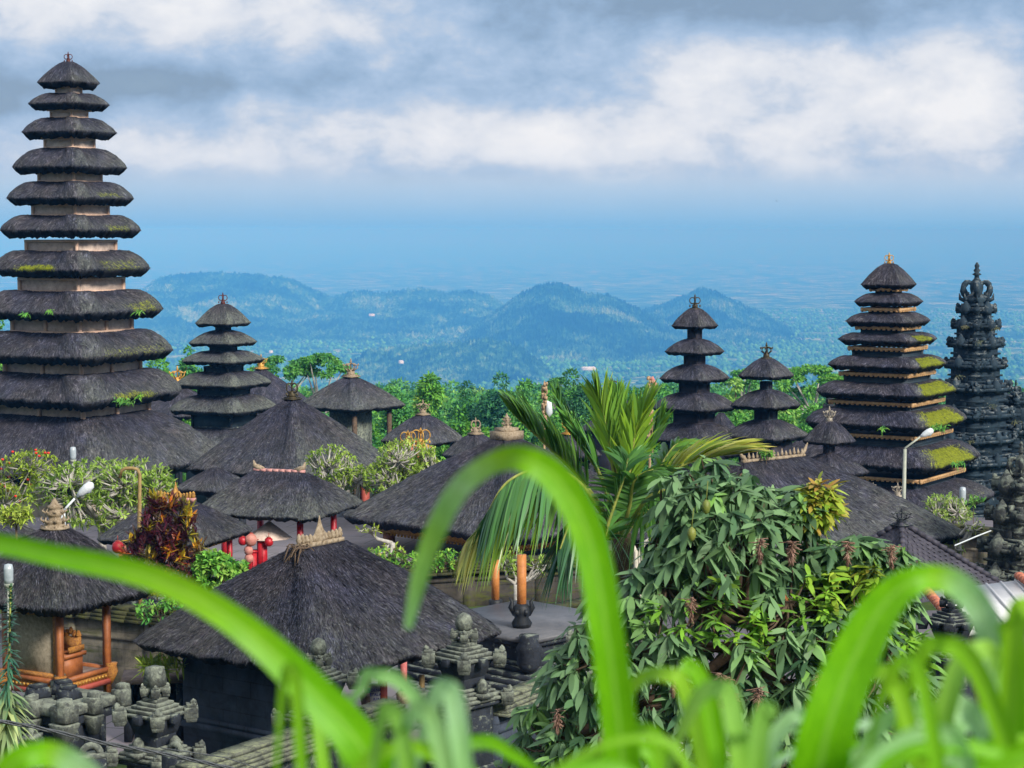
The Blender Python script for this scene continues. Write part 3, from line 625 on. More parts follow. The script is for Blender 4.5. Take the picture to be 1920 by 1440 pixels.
def ridge_ornament(root, L, z, mat, tilemat, kind='horns', axis='y', h=.35):
    b = MB(); A = lambda s, zz, w=0: (w, s, zz) if axis == 'y' else (s, w, zz)
    for i in range(8):
        s = -L + (i + .5) * L / 4; c = A(s, z + .04); hh = (.075, L / 8 * 1.0, .05) if axis == 'y' else (L / 8 * 1.0, .075, .05); b.box(c, hh)
    b.build('ridge_tiles', tilemat, root)
    b = MB()
    if kind == 'horns':
        for s_ in (-1, 1):
            b.tube([A(s_ * L * .62, z + .07), A(s_ * L * .85, z + .12), A(s_ * L * .98, z + h * .55), A(s_ * L * 1.02, z + h)], [.07, .10, .07, .02], 6)
            b.tube([A(s_ * L * .75, z + .1), A(s_ * L * .84, z + h * .5)], [.05, .015], 5)
    elif kind == 'knobs':
        n_ = max(6, int(L / .09))
        for i in range(n_):
            s = -L + (i + .5) * 2 * L / n_; hh = h * (.35 + .25 * random.random())
            b.lathe([(.02, 0), (.055, hh * .3), (.035, hh * .6), (.008, hh)], A(s, z + .08), 5)
        for s_ in (-1, 1): b.tube([A(s_ * L * .9, z + .05), A(s_ * L * 1.03, z + h * .5), A(s_ * L * 1.12, z + h)], [.09, .06, .015], 5)
    elif kind == 'gunung':
        n_ = 12
        for i in range(n_):
            s = -L + (i + .5) * 2 * L / n_
            if abs(s) < L * .2: continue
            hh = h * (.22 + .15 * abs(s) / L + .08 * random.random()); b.lathe([(.03, 0), (.065, hh * .4), (.045, hh * .6), (.05, hh * .75), (.01, hh)], A(s, z + .07), 6)
        b.lathe([(.15, 0), (.17, h * .15), (.15, h * .35), (.09, h * .55), (.045, h * .75), (.03, h * .85), (.005, h)], A(0, z + .05), 8, .5)
        for q in range(9):
            b.lathe([(.01, 0), (.04, .04), (.005, .1)], A(.16 * math.cos(q * .35 + .1), z + .1 + .25 * h * math.sin(q * .35)), 5)
    b.build('ridge_ornament', mat, root)

# far ones first
def pav_fin(label, cx, d, phi, ext, yt, ye, fin_top, finmat, kind='cage', **kw):
    r, A_, B_, zt, ze = pavilion(label, cx, d, phi, ext, yt, ye, **kw)
    crown(r, zt - .06, M(yt - fin_top, d) + .08, finmat, kind, wd=kw.get('wd', 1.0) if False else 1.15); return r, A_, B_, zt, ze
pav_fin('purple black hipped roof with gold crown, peeping out right of the six roofed pagoda', 490, 135, 3, 112, 690, 768, 664, GOLD, seed=1, lichen=.15, straw=200, postmat=DSTONE, posts=.1)
pav_fin('purple black roof under a tall gold spire between the two left pagodas', 333, 126, 3, 92, 720, 772, 686, GOLD, seed=2, lichen=.15, straw=200, posts=.1, postmat=DSTONE)
r, A_, B_, zt, ze = pav_fin('grey roofed open pavilion with clay crown and slim posts, before the feathery green trees', 658, 120, 5, 104, 705, 759, 672, CLAY, seed=3, lichen=.75, straw=600, posts=.11, postmat=BARK, power=1.12)
b = MB(); b.box((-.2, -.2, (ze) / 2), (.9, .9, ze / 2 - .1)); b.build('inner_cella', PSTONE, r); b = MB(); b.box((-.2, -.2, ze * .42), (.95, .95, .3)); b.build('brick_band', TERRA, r)
pav_fin('dark round shouldered roof with gold crown behind the middle frangipani tree', 793, 108, 4, 80, 776, 824, 749, CLAY, seed=4, lichen=.55, straw=400, posts=.1, postmat=DSTONE, power=1.2)
pav_fin('small low dark roof with ringed crown, left of the palm, before the green forest', 892, 104, 3, 64, 812, 851, 783, CLAY, kind='loops', seed=5, lichen=.5, straw=300, posts=.1, postmat=DSTONE, power=1.25)
pav_fin('low black roof with small gold shrine crown seen between the palm fronds', 1066, 96, 5, 62, 812, 852, 783, GOLD, seed=6, lichen=.3, straw=200, posts=.1, postmat=DSTONE, power=1.2)
pavilion('plain grey thatched roof half hidden behind the five roofed pagoda', 1352, 114, 5, 60, 774, 846, seed=7, lichen=.6, straw=200, posts=.1, postmat=DSTONE)
pavilion('low purple roof between the three roofed pagoda and the two roofed shrine tower', 1508, 108, 4, 52, 822, 849, seed=8, lichen=.3, straw=150, posts=.1, postmat=DSTONE)
pavilion('low black roof tucked under the eave of the big pyramid roof', 402, 74, 10, 75, 878, 912, seed=9, lichen=.5, straw=300, posts=.1, postmat=DSTONE)
# big ones
pav_fin('big black pyramid roof with bronze crown in front of the six roofed pagoda', 548, 82, 4, 197, 746, 872, 712, BRONZE, kind='loops', seed=10, lichen=.65, lfaces=(1.3, .5, .5, .5), straw=3500, power=1.02, posts=.14, postmat=REDWOOD, trim=(GOLDCLAY, .10), th=.3, wall=.5, wallmat=BLOCKD)
r, A_, B_, zt, ze = pavilion('widest pyramid roof with gilded beam, behind the young palm and the arching blade', 950, 70, 4, 312, 822, 962, seed=11, lichen=.45, straw=5000, lfaces=(.6, .4, .4, 1.1), th=.34, posts=.15, postmat=ORWOOD, trim=(GOLDCLAY, .20), inset=.74, power=.98, top=.35, floor=True)
b = MB(); b.box((0, 0, zt + .12), (.42, .42, .14)); b.box((0, 0, zt + .3), (.3, .3, .08)); b.build('ridge_cap', CLAY, r)
urn(r, zt + .36, M(28, 70), CLAY, w=.26)
r, A_, B_, zt, ze = pavilion('long dark roof with a toothed clay ridge, behind the mango tree', 1450, 61, 2, 366, 862, 992, ridge=1.25, seed=12, lichen=.75, lfaces=(1.2, .5, .5, .6), straw=5000, th=.32, posts=.15, postmat=ORWOOD, trim=(GOLDCLAY, .12), top=.1, swap=True)
ridge_ornament(r, 1.35, zt, CLAY, CLAY, 'knobs', 'x', .42)
r, A_, B_, zt, ze = pavilion('grey thatched roof with pink horned ridge over red posts and lanterns', 524, 62, 20, 162, 884, 950, ridge=.75, seed=14, lichen=.85, straw=3500, th=.16, posts=.075, postmat=RED, top=.08, power=1.0, swap=False, inset=.66)
ridge_ornament(r, .85, zt - .02, CLAY, PINKT, 'horns', 'y', .34)
P9 = (r, A_, B_, ze)
r, A_, B_, zt, ze = pavilion('low thatched roof with gilded leaf shaped ridge crest, beside the red leaved shrub', 330, 58, 17, 146, 938, 1000, ridge=.35, seed=15, lichen=.5, straw=2500, th=.18, posts=.06, postmat=RED, top=.1, swap=False, trim=(GOLDCLAY, .06))
ridge_ornament(r, .62, zt, GOLDCLAY, PINKT, 'gunung', 'y', .5)
pavilion('dark roof corner cut off by the left edge above the wide blade', -40, 52, 4, 112, 945, 1003, seed=16, lichen=.4, straw=600, th=.2, posts=.1, postmat=DSTONE)
# front left pavilion: raised timber house with a woven wall, throne and carved rails
r, A_, B_, zt, ze = pavilion('nearest left pavilion: raised carved orange timber house under grey thatch', 104, 36.5, 3, 190, 989, 1108, seed=17, lichen=.55, straw=5500, lfaces=(.8, .5, .5, .9), th=.2, trim=(ORCARV, .05), inset=.56, top=.16, power=1.06, floor=False)
urn(r, zt - .02, M(58, 36.5), CLAY, w=.36)
zfl = P(104, 1262, 36.5).z - gz(36.5) - .0
hA = M(93, 36.5) / math.sqrt(2); z2 = ze - .12
for sx in (-1, 1):
    for sy in (-1, 1):
        b = MB(); b.box((sx * hA, sy * hA, (z2 + zfl - .45) / 2), (.055, .055, (z2 - zfl + .45) / 2)); o = b.build('post', ORWOOD, r)
        b = MB(); b.lathe([(.02, -.26), (.09, -.12), (.13, -.02), (.10, .08), (.12, .14)], (sx * (hA + .05), sy * (hA + .05), zfl), 8)
        for q in range(7): b.lathe([(.01, -.04), (.04, 0), (.01, .04)], (sx * (hA + .05) + random.uniform(-.1, .1), sy * (hA + .05) + random.uniform(-.1, .1), zfl + random.uniform(-.16, .12)), 5)
        b.build('carved_bracket', ORCARV, o)
        b = MB(); b.lathe([(.02, -.20), (.07, -.1), (.11, .02)], (sx * hA, sy * hA, z2 - .05), 8); b.build('capital', ORCARV, o)
b = MB(); b.box((0, 0, zfl + .0), (hA - .02, hA - .02, .025)); b.build('platform', MUD, r)
for z_, hh, w_, mt, nm in ((zfl + .03, .045, .03, ORWOOD, 'upper_rail'), (zfl - .08, .055, .0, ORCARV, 'carved_rail'), (zfl - .185, .045, .035, REDWOOD, 'lower_rail')):
    b = MB()
    for s_ in (-1, 1): b.box((0, s_ * (hA + w_), z_), (hA + w_ + .04, .045, hh)); b.box((s_ * (hA + w_), 0, z_), (.045, hA + w_ - .05, hh))
    b.build(nm, mt, r)
b = MB()
for q in range(13):
    s = -hA + .1 + q * (2 * hA - .2) / 12
    for s_ in (-1, 1): b.box((s, s_ * (hA + .055), zfl - .08), (.022, .012, .022), 0); b.box((s_ * (hA + .055), s, zfl - .08), (.012, .022, .022), 0)
b.build('gilt_studs', GOLD, r)
b = MB(); b.box((hA - .02, 0, (z2 - .2 + zfl + .1) / 2), (.02, hA - .12, (z2 - .2 - zfl - .1) / 2)); b.build('woven_wall', mottled('woven_panel', (.20, .17, .12), (.42, .36, .27), 14, .9, (.55, .48, .38), bstr=.9), r)
b = MB()
for zz in (zfl + .12, z2 - .16): b.box((hA + .005, 0, zz), (.03, hA - .05, .04))
for yy in (-hA + .09, hA - .09): b.box((hA + .005, yy, (zfl + z2) / 2), (.03, .035, (z2 - zfl) / 2 - .12))
b.build('carved_wall_frame', ORCARV, r)
t_ = thing('throne', 'small carved orange wooden throne with gilt back standing in the raised timber house', 'throne', r.matrix_basis @ Vector((.12, .30, zfl + .03)), r.rotation_euler[2])
b = MB(); b.box((0, 0, .17), (.24, .20, .17)); b.box((0, 0, .38), (.29, .25, .035)); b.build('seat_box', ORWOOD, t_)
b = MB(); b.box((-.16, 0, .55), (.03, .22, .13)); [b.lathe([(.02, 0), (.06, .05), (.02, .14)], (-.16, yy, .66 + (.05 if yy == 0 else 0)), 6) for yy in (-.18, -.09, 0, .09, .18)]; b.build('carved_back', ORCARV, t_)
for yy in (-.26, .26):
    b = MB(); b.box((0, yy, .50), (.20, .02, .05)); b.build('arm_rest', ORCARV, t_)

# front centre pavilion
r, A_, B_, zt, ze = pavilion('nearest centre pavilion: large grey brown hipped thatch with figure crested ridge', 600, 40, 3, 356, 1022, 1190, ridge=.55, seed=18, lichen=.55, straw=16000, lfaces=(.9, .5, .5, .8), th=.20, trim=(GOLDCLAY, .06), inset=.74, top=.14, power=.98, floor=False, hump=.035, swap=True)
ridge_ornament(r, .66, zt, CLAY, CLAY, 'gunung', 'x', .55)
P11 = (r, A_, B_, ze)
b = MB(); zt2 = ze - .26; x1 = A_ * .70; y1 = B_ * .70
# walls: left-facing side (+x local) and half of the back
b.box((x1 - .12, 0, zt2 / 2), (.14, y1, zt2 / 2)); b.box((0, -y1 + .1, zt2 / 2), (x1 - .27, .14, zt2 / 2))
b.box((x1 - .12, 0, zt2 * .34), (.19, y1 + .05, .05)); b.box((x1 - .12, 0, zt2 * .28), (.22, y1 + .08, .06)); b.box((x1 - .12, 0, zt2 + .0), (.17, y1 + .02, .08)); b.build('block_wall', BLOCKD, r)
for sx, sy in ((-1, 1), (1, 1), (-1, .0), (-1, -1)):
    b = MB(); b.box((sx * x1, sy * y1, zt2 / 2), (.07, .07, zt2 / 2)); b.build('post', REDWOOD if sy == 0 else BARK, r)
b = MB(); q = [(random.gauss(.35, .16), random.gauss(0, .09), zt + .05 + abs(random.gauss(0, .06))) for _ in range(30)]
for k in range(26):
    a1, a2 = Vector((.62 + random.gauss(.0, .12), random.gauss(0, .12), zt + .06)), Vector((.62 + random.gauss(.2, .25), random.gauss(0.1, .22), zt - .12 + random.gauss(0, .07)))
    b.tube([a1, (a1 + a2) / 2 + Vector((0, 0, .1)), a2], .014, 4)
b.build('loose_straw_bundle', BARK, r)
# ------------------------------------------------------------------ ground, hills, haze
rng0 = np.random.default_rng(4)
def vnoise(x, y, seed, octs=5, rough=.55):
    out = 0; amp = 1; tot = 0
    for o in range(octs):
        r = np.random.default_rng(seed * 31 + o); G = r.random((64, 64)); f = 2 ** o
        xf = x * f; yf = y * f; xi = np.floor(xf).astype(int); yi = np.floor(yf).astype(int); u = xf - xi; v = yf - yi; u = u * u * (3 - 2 * u); v = v * v * (3 - 2 * v)
        a = G[xi % 64, yi % 64]; b_ = G[(xi + 1) % 64, yi % 64]; c = G[xi % 64, (yi + 1) % 64]; d_ = G[(xi + 1) % 64, (yi + 1) % 64]
        out = out + amp * ((a * (1 - u) + b_ * u) * (1 - v) + (c * (1 - u) + d_ * u) * v); tot += amp; amp *= rough
    return out / tot
def grid_obj(name, ys, xf, zf, mat, nx):
    V = []; ys = np.array(ys); xs = np.linspace(-1, 1, nx); XX = xs[None, :] * np.array([xf(y) for y in ys])[:, None]; YY = np.repeat(ys[:, None], nx, 1)
    ZZ = zf(XX, YY); V = np.column_stack([XX.ravel(), YY.ravel(), ZZ.ravel()]); i, j = np.meshgrid(np.arange(len(ys) - 1), np.arange(nx - 1), indexing='ij'); a = (i * nx + j).ravel()
    o = link(name, npmesh(name, V, np.column_stack([a, a + 1, a + nx + 1, a + nx]), smooth=True), mat); o['kind'] = 'structure'; return o
kx, kz = [k[0] for k in GZ_KEYS], [k[1] for k in GZ_KEYS]
ysg = np.concatenate([np.arange(-60, 30, 2), np.arange(30, 140, 2.5), np.geomspace(140, 3100, 60)])
grid_obj('ground', ysg, lambda y: 90 + max(0, y) * 1.3, lambda X_, Y: np.interp(Y, kx, kz) + (vnoise(X_ * .05 + 40, Y * .05 + 40, 3) - .5) * np.clip(Y - 110, 0, 60) * .12 + (np.abs(Y - 3) < 0) * 0, GROUND, 90)
# paved yards lie just over the ground
def slab(name, cx, cy, hx, hy, rz, top, mat, kind='structure'):
    b = MB(); b.box((0, 0, -.6), (hx, hy, .6)); o = b.build(name, mat, None, (cx, cy, top), rz); o['kind'] = kind; return o
slab('pavement', 1.0, 41.5, 26, 12.5, .02, -10.28, PAVE)
slab('upper_pavement', 0, 66, 48, 11, 0, -11.0, PAVE)
grid_obj('plain', np.concatenate([np.linspace(2900, 9000, 160), np.geomspace(9100, 60000, 60)]), lambda y: y * .62 + 1500, lambda X_, Y: -402 + 16 * vnoise(X_ / 160 + 900, Y / 160, 7, 5) + 26 * vnoise(X_ / 1300 + 900, Y / 1300, 8, 2), PLAINM, 260)
def ridge(name, d, depth, pts, seed, rough, xpad=60, nx=420, ny=110, base=-405):
    """a range of hills: sky-line given as photo pixels at the distance d, falling away on both sides"""
    pxs = np.array([p[0] for p in pts], float); pys = np.array([p[1] for p in pts], float)
    XS = np.array([P(a, b_, d).x for a, b_ in pts]); ZS = np.array([P(a, b_, d).z for a, b_ in pts])
    x = np.linspace(XS[0], XS[-1], nx); y = np.linspace(d - depth, d + depth, ny); X_, Y = np.meshgrid(x, y)
    H = np.interp(X_ + (vnoise(X_ / 260, Y / 260, seed + 3, 3) - .5) * 120 * np.clip(np.abs(Y - d) / depth * 3, 0, 1), XS, ZS) - base
    t = np.abs(Y - d) / depth; spur = vnoise(X_ / 330 + 5, Y / 900 + 9, seed, 4, .5); sp2 = vnoise(X_ / 120 + 3, Y / 260, seed + 1, 4, .6)
    fall = np.clip(1 - (t ** (.75 + .9 * spur)) * (1.02 + .0 * sp2), 0, 1) * (1 - .34 * np.abs(spur - .5) * 2 * np.clip(t * 5, 0, 1))
    fall = fall * (1 - .30 * np.clip(t * 2.2, 0, 1) * (sp2 - .3) * 1.2)
    bump = rough * 1.3 * (rng0.random(X_.shape) ** 2.6) + rough * 1.2 * vnoise(X_ / 30, Y / 30, seed + 2, 3, .6)
    Z_ = base + H * fall + bump * np.clip(H / 60, .1, 1) - rough
    V = np.column_stack([X_.ravel(), Y.ravel(), Z_.ravel()]); i, j = np.meshgrid(np.arange(ny - 1), np.arange(nx - 1), indexing='ij'); a = (i * nx + j).ravel()
    o = link(name, npmesh(name, V, np.column_stack([a, a + 1, a + nx + 1, a + nx]), smooth=True), HILLM); o['kind'] = 'structure'; return o
ridge('hills', 8200, 1700, [(60, 760), (180, 640), (250, 560), (290, 522), (330, 514), (400, 510), (470, 513), (540, 522), (580, 540), (620, 556), (665, 543), (720, 548), (790, 540), (830, 548), (880, 546), (925, 556), (950, 575), (1010, 640), (1100, 700)], 21, 12, nx=460)
ridge('hills', 6900, 1200, [(780, 700), (860, 632), (920, 590), (960, 560), (1000, 538), (1030, 530), (1060, 533), (1100, 548), (1140, 553), (1180, 570), (1220, 590), (1290, 622), (1380, 670), (1440, 700)], 23, 11)
ridge('hills', 7800, 1300, [(1080, 700), (1180, 610), (1210, 580), (1240, 572), (1290, 552), (1315, 541), (1340, 545), (1370, 562), (1410, 578), (1450, 600), (1480, 612), (1540, 640), (1600, 700)], 25, 12)
ridge('hills', 9500, 1200, [(1380, 690), (1450, 625), (1500, 615), (1560, 608), (1590, 601), (1640, 612), (1720, 625), (1800, 640), (1880, 632), (1960, 640), (2060, 690)], 27, 10, nx=300)
ridge('hills', 5200, 420, [(640, 700), (690, 655), (740, 648), (800, 644), (860, 640), (910, 634), (950, 640), (985, 655), (1030, 690)], 29, 9, nx=200, ny=70)
# canopy of the plain: single far trees nobody could count
rt = np.random.default_rng(5); n_ = 30000; d_ = 4300 + 5200 * rt.random(n_) ** 1.3; xx = rt.uniform(-.3, .3, n_) * d_; keep = vnoise(xx / 420 + 50, d_ / 420, 12, 3) + rt.normal(0, .08, n_) > .44; xx, d_ = xx[keep], d_[keep]; n_ = len(xx)
zz = -402 + 16 * vnoise(xx / 160 + 900, d_ / 160, 7, 5) + 26 * vnoise(xx / 1300 + 900, d_ / 1300, 8, 2); sz = rt.uniform(3.5, 8.5, n_); hh = sz * rt.uniform(.9, 2.0, n_); k = 6; V = np.zeros((n_, k * 2 + 1, 3)); an = np.linspace(0, 2 * np.pi, k, endpoint=False)
for j in range(k):
    for l_, (rr, hz_) in enumerate(((.75, .15), (1.0, .62))):
        q = rr * rt.uniform(.7, 1.2, n_); V[:, j + l_ * k] = np.column_stack([xx + sz * q * np.cos(an[j]), d_ + sz * q * np.sin(an[j]), zz + hh * (hz_ + rt.normal(0, .08, n_))])
V[:, -1] = np.column_stack([xx, d_, zz + hh * 1.15]); bs = (np.arange(n_) * (k * 2 + 1))[:, None, None]
Qc = (bs + np.array([[j, (j + 1) % k, (j + 1) % k + k, j + k] for j in range(k)])[None]).reshape(-1, 4); Tc = (bs + np.array([[j + k, (j + 1) % k + k, 2 * k] for j in range(k)])[None]).reshape(-1, 3)
o = link('plain_trees', npmesh('plain_trees', V.reshape(-1, 3), Qc, Tc, attrs={'tone': np.repeat(rt.random(n_) * .6, k * 2 + 1)}, smooth=True), L_TREE); o['kind'] = 'stuff'; o['label'] = 'far trees dotted over the plain'
# tiny far villages
def house(px, py, d, w_, l_, h_, roof, label):
    w_, l_, h_ = w_ * .6, l_ * .6, h_ * .6
    p = P(px, py, d); r = thing('far_house', label, 'house', (p.x, d, p.z - h_), .3)
    b = MB(); b.box((0, 0, h_ / 2), (w_, l_, h_ / 2)); b.build('wall', WHITER, r)
    b = MB(); b.add([(-w_ * 1.1, -l_ * 1.1, h_), (w_ * 1.1, -l_ * 1.1, h_), (w_ * 1.1, l_ * 1.1, h_), (-w_ * 1.1, l_ * 1.1, h_), (-w_ * .9, 0, h_ * 1.6), (w_ * .9, 0, h_ * 1.6)], [(0, 1, 5, 4), (2, 3, 4, 5), (3, 2, 1, 0)], [(1, 2, 5), (3, 0, 4)]); b.build('roof', roof, r)
for q in [(1103, 690, 4600, 26, 12, 9, WHITER, 'long white far building on the plain, above the palm tips'), (752, 678, 4900, 9, 9, 9, WHITER, 'tiny white far house below the dark wooded hillock'), (727, 664, 5200, 16, 10, 11, TERRA, 'far pink roofed house beside the dark wooded hillock'),
          (508, 659, 5200, 8, 6, 7, WHITER, 'tiny white far house above the umbrella trees at left'), (697, 590, 7300, 17, 9, 10, WHITER, 'small white far building high on the left hills'), (1475, 597, 9000, 22, 9, 10, WHITER, 'far pale building beyond the right hill foot'),
          (1905, 600, 9400, 14, 9, 10, WHITER, 'far white house at the right edge of the plain'), (1517, 622, 8600, 13, 9, 8, WHITER, 'far white house left of the nine roofed pagoda')]: house(*q)
# the air
b = MB(); b.box((0, 30400, -195.0), (44000, 30600, 208)); hz = b.build('haze', None); hz['kind'] = 'stuff'; hz['label'] = 'blue haze filling the valley air'
m = bpy.data.materials.new('haze_air'); m.use_nodes = True; t = NT(m.node_tree); o_ = t.new('ShaderNodeOutputMaterial'); pv = t.new('ShaderNodeVolumePrincipled')
pv.inputs['Color'].default_value = (.062, .322, .82, 1); pv.inputs['Absorption Color'].default_value = (.665, .38, .02, 1); pv.inputs['Density'].default_value = 2.0e-4; pv.inputs['Anisotropy'].default_value = -.25
t.link(pv.outputs[0], o_.inputs['Volume']); hz.data.materials.append(m);
# ------------------------------------------------------------------ carved stone
def ear(b, x, y, z, s, t, rng):
    """carved corner antefix: a stepped block with a curled lobe"""
    b.box((x, y, z), (s, s, s * .75), t); b.box((x, y, z + s * .95), (s * .7, s * .7, s * .3), t); b.box((x, y, z - s * 1.05), (s * .75, s * .75, s * .35), t, 1.2)
    c, s_ = math.cos(t), math.sin(t); b.lathe([(s * .2, -s * .2), (s * .6, s * .2), (s * .45, s * .7), (s * .1, s)], (x + c * s * .35, y + s_ * s * .35, z + s * .9), 6)
def pinnacle(label, px, py_top, d, h, w, phi_deg=2, mat=PSTONE, side=True, name='stone_gate_pinnacle', bud='bud', shaft=2.2, cat='stone pinnacle', group='carved stone pinnacles on the gates', topy=None):
    """stepped stone crown on a pillar: w = half width across the corner blocks, h = height of the stepped crown with its bud"""
    phi = math.radians(phi_deg); rz = frame_of(px, d, phi); p = P(px, py_top, d); g = gz(d); rng = random.Random(int(px * 7 + py_top))
    root = thing(name, label, cat, (p.x, d, g), rz, group); T = p.z - g; q = w / math.sqrt(2)
    b = MB()
    if bud == 'bud': b.lathe([(.10 * h, T - .30 * h), (.145 * h, T - .24 * h), (.15 * h, T - .15 * h), (.11 * h, T - .05 * h), (.03 * h, T)], n=10)
    else: b.box((0, 0, T - .15 * h), (.14 * h, .14 * h, .15 * h), 0, .75)
    b.build('bud_finial', mat, root, smooth=(bud == 'bud'))
    b = MB(); b.box((0, 0, T - .34 * h), (.12 * h, .12 * h, .05 * h))
    for k in range(4): ear(b, .12 * h * math.cos(math.pi / 4 + k * math.pi / 2) * 1.4, .12 * h * math.sin(math.pi / 4 + k * math.pi / 2) * 1.4, T - .38 * h, .065 * h, math.pi / 4 + k * math.pi / 2, rng)
    ns = 6
    for i in range(ns):
        s = (.22 + .78 * i / (ns - 1)) * q; b.box((0, 0, T - (.46 + .055 * i) * h), (s, s, .022 * h)); b.box((0, 0, T - (.487 + .055 * i) * h), (s * .93, s * .93, .0135 * h))
    jitter(b, .006, rng); b.build('stepped_crown', mat, root, bevel=.012)
    z1 = T - .80 * h
    for k in range(4):
        t = math.pi / 4 + k * math.pi / 2; b = MB(); ear(b, q * 1.02 * math.sqrt(2) * math.cos(t), q * 1.02 * math.sqrt(2) * math.sin(t), z1 + .05 * h, .11 * h, t, rng); jitter(b, .008, rng); b.build('corner_block', mat, root, bevel=.01)
    b = MB()
    for k in range(4):
        t = k * math.pi / 2; b.box((q * .98 * math.cos(t), q * .98 * math.sin(t), z1 + .02 * h), (.08 * h, .08 * h, .07 * h), t)
    b.box((0, 0, z1 - .12 * h), (q * .62, q * .62, .14 * h), 0, 1.35); b.box((0, 0, z1 - .34 * h), (q * .60, q * .60, .12 * h)); b.box((0, 0, z1 - .46 * h), (q * .75, q * .75, .03 * h))
    jitter(b, .005, rng); b.build('neck', DSTONE, root, bevel=.01)
    z2 = z1 - .5 * h
    if side:
        b = MB()
        for i in range(4):
            s = (.78 + .14 * i) * q; b.box((0, 0, z2 + .06 * h - i * .055 * h), (s, s, .024 * h))
        jitter(b, .006, rng); b.build('lower_steps', mat, root, bevel=.01)
        for k in range(4):
            t = math.pi / 4 + k * math.pi / 2; b = MB(); ear(b, q * 1.25 * math.sqrt(2) * math.cos(t), q * 1.25 * math.sqrt(2) * math.sin(t), z2 - .1 * h, .10 * h, t, rng); jitter(b, .008, rng); b.build('corner_block', mat, root, bevel=.01)
        for t in (0, math.pi / 2):
            b = MB(); x, y = q * 1.05 * math.cos(t), q * 1.05 * math.sin(t)
            b.lathe([(.07 * h, z2), (.10 * h, z2 + .06 * h), (.09 * h, z2 + .18 * h), (.03 * h, z2 + .25 * h)], (x, y, 0), 8); b.box((x, y, z2 - .02 * h), (.13 * h, .13 * h, .035 * h)); b.build('side_bud', mat, root)
    z3 = z2 - .16 * h; b = MB()
    b.box((0, 0, z3 / 2), (q * .85, q * .85, z3 / 2)); b.box((0, 0, z3 - .03 * h), (q * 1.1, q * 1.1, .03 * h)); b.box((0, 0, z3 * .55), (q * .55, q * 1.0, z3 * .3)); b.box((0, 0, z3 * .55), (q * 1.0, q * .55, z3 * .3))
    for j in range(3): b.box((0, 0, .1 + j * .16), (q * (1.35 - j * .12), q * (1.35 - j * .12), .085))
    b.build('pillar', DSTONE, root, bevel=.015); return root
pinnacle('mossy stone gate pinnacle with blunt block top, beside the raised timber house', 290, 1250, 33, 1.05, M(66, 33), 3, side=True, bud='block')
pinnacle('stone gate pinnacle half covered by the long diagonal grass blade', 597, 1196, 34, .98, M(64, 34), 2)
pinnacle('stone gate pinnacle with round bud, right of the nearest centre pavilion', 870, 1149, 36.5, 1.10, M(66, 36.5), 0)
pinnacle('stone pinnacle half hidden between the tall blade and the mango tree', 1135, 1128, 39, 1.0, M(62, 39), 0)
pinnacle('dark stone pinnacle in front of the white sheet roof', 1785, 1094, 33, .85, M(52, 33), -3, mat=DSTONE)

def wall(label, pts, hgt, thick, mat, cope, name='stone_wall', bands=4, cat='wall', group=None):
    """pts: (px, py, d) of the coping top at both ends"""
    a, b_ = P(*pts[0]), P(*pts[1]); c = (a + b_) / 2; L = math.hypot(b_.x - a.x, b_.y - a.y); rz = math.atan2(b_.y - a.y, b_.x - a.x); g = min(gz(a.y), gz(b_.y)) - .4
    sh = (b_.z - a.z) / L
    root = thing(name, label, cat, (c.x, c.y, g), rz, group); rng = random.Random(int(L * 100)); zt = c.z - g
    b = MB(); b.box((0, 0, (zt - .3) / 2), (L / 2, thick / 2, (zt - .3) / 2))
    for x in np.arange(-L / 2 + .7, L / 2, 2.2): b.box((x, 0, (zt - .3) / 2), (.16, thick / 2 + .06, (zt - .34) / 2))
    b.box((0, 0, .2), (L / 2 - .01, thick / 2 + .12, .2)); b.box((0, 0, zt * .72), (L / 2 - .02, thick / 2 + .045, .04)); o = b.build('wall_body', mat, root)
    b = MB(); nseg = max(4, int(L / .45))
    for j in range(bands):
        hw = thick / 2 + .05 + .05 * (bands - 1 - j) if j < bands - 1 else thick / 2 - .02
        z = zt - .30 + .30 * (j + .5) / bands * 1.0; off = rng.uniform(0, .2)
        for i in range(nseg):
            x = -L / 2 + (i + .5) * L / nseg; b.box((x, 0, z + rng.uniform(-.004, .004)), (L / nseg / 2 - .006, hw + rng.uniform(-.012, .012), .15 / bands * .9))
    jitter(b, .005, rng); b.build('stepped_coping', cope, root)
    for ob in (root,): pass
    if abs(sh) > 1e-4:
        root.matrix_world = Matrix.Translation((c.x, c.y, g)) @ Matrix.Rotation(rz, 4, 'Z')
    return root
wall('lichen topped stone wall running below the nearest centre pavilion to the bottom left', [(345, 1416, 31.0), (735, 1328, 35.5)], 2, .42, DSTONE, COPE, bands=5)
wall('short lichen topped stone wall right of the round bud pinnacle, ending in the mango leaves', [(915, 1300, 36.8), (1075, 1262, 39.5)], 2, .42, BLOCKD, COPE, bands=5)
wall('long dark mossy retaining wall behind the orange painted poles and palm fronds', [(690, 1050, 57), (1230, 1042, 60)], 3, .7, BLOCKM, COPEM, bands=4)
wall('low mossy terrace wall in front of the long retaining wall', [(880, 1150, 51.0), (1200, 1118, 56)], 3, .6, BLOCKM, COPEM, bands=3)
wall('stained grey block wall behind the raised timber house', [(95, 1128, 45.5), (352, 1140, 44)], 3, .5, BLOCKG, COPEM, bands=4)
wall('ochre grey wall with mossy coping beyond the tip of the toothed ridge roof', [(1700, 985, 66), (1862, 978, 64)], 3, .5, BLOCKG, COPEM, bands=5)
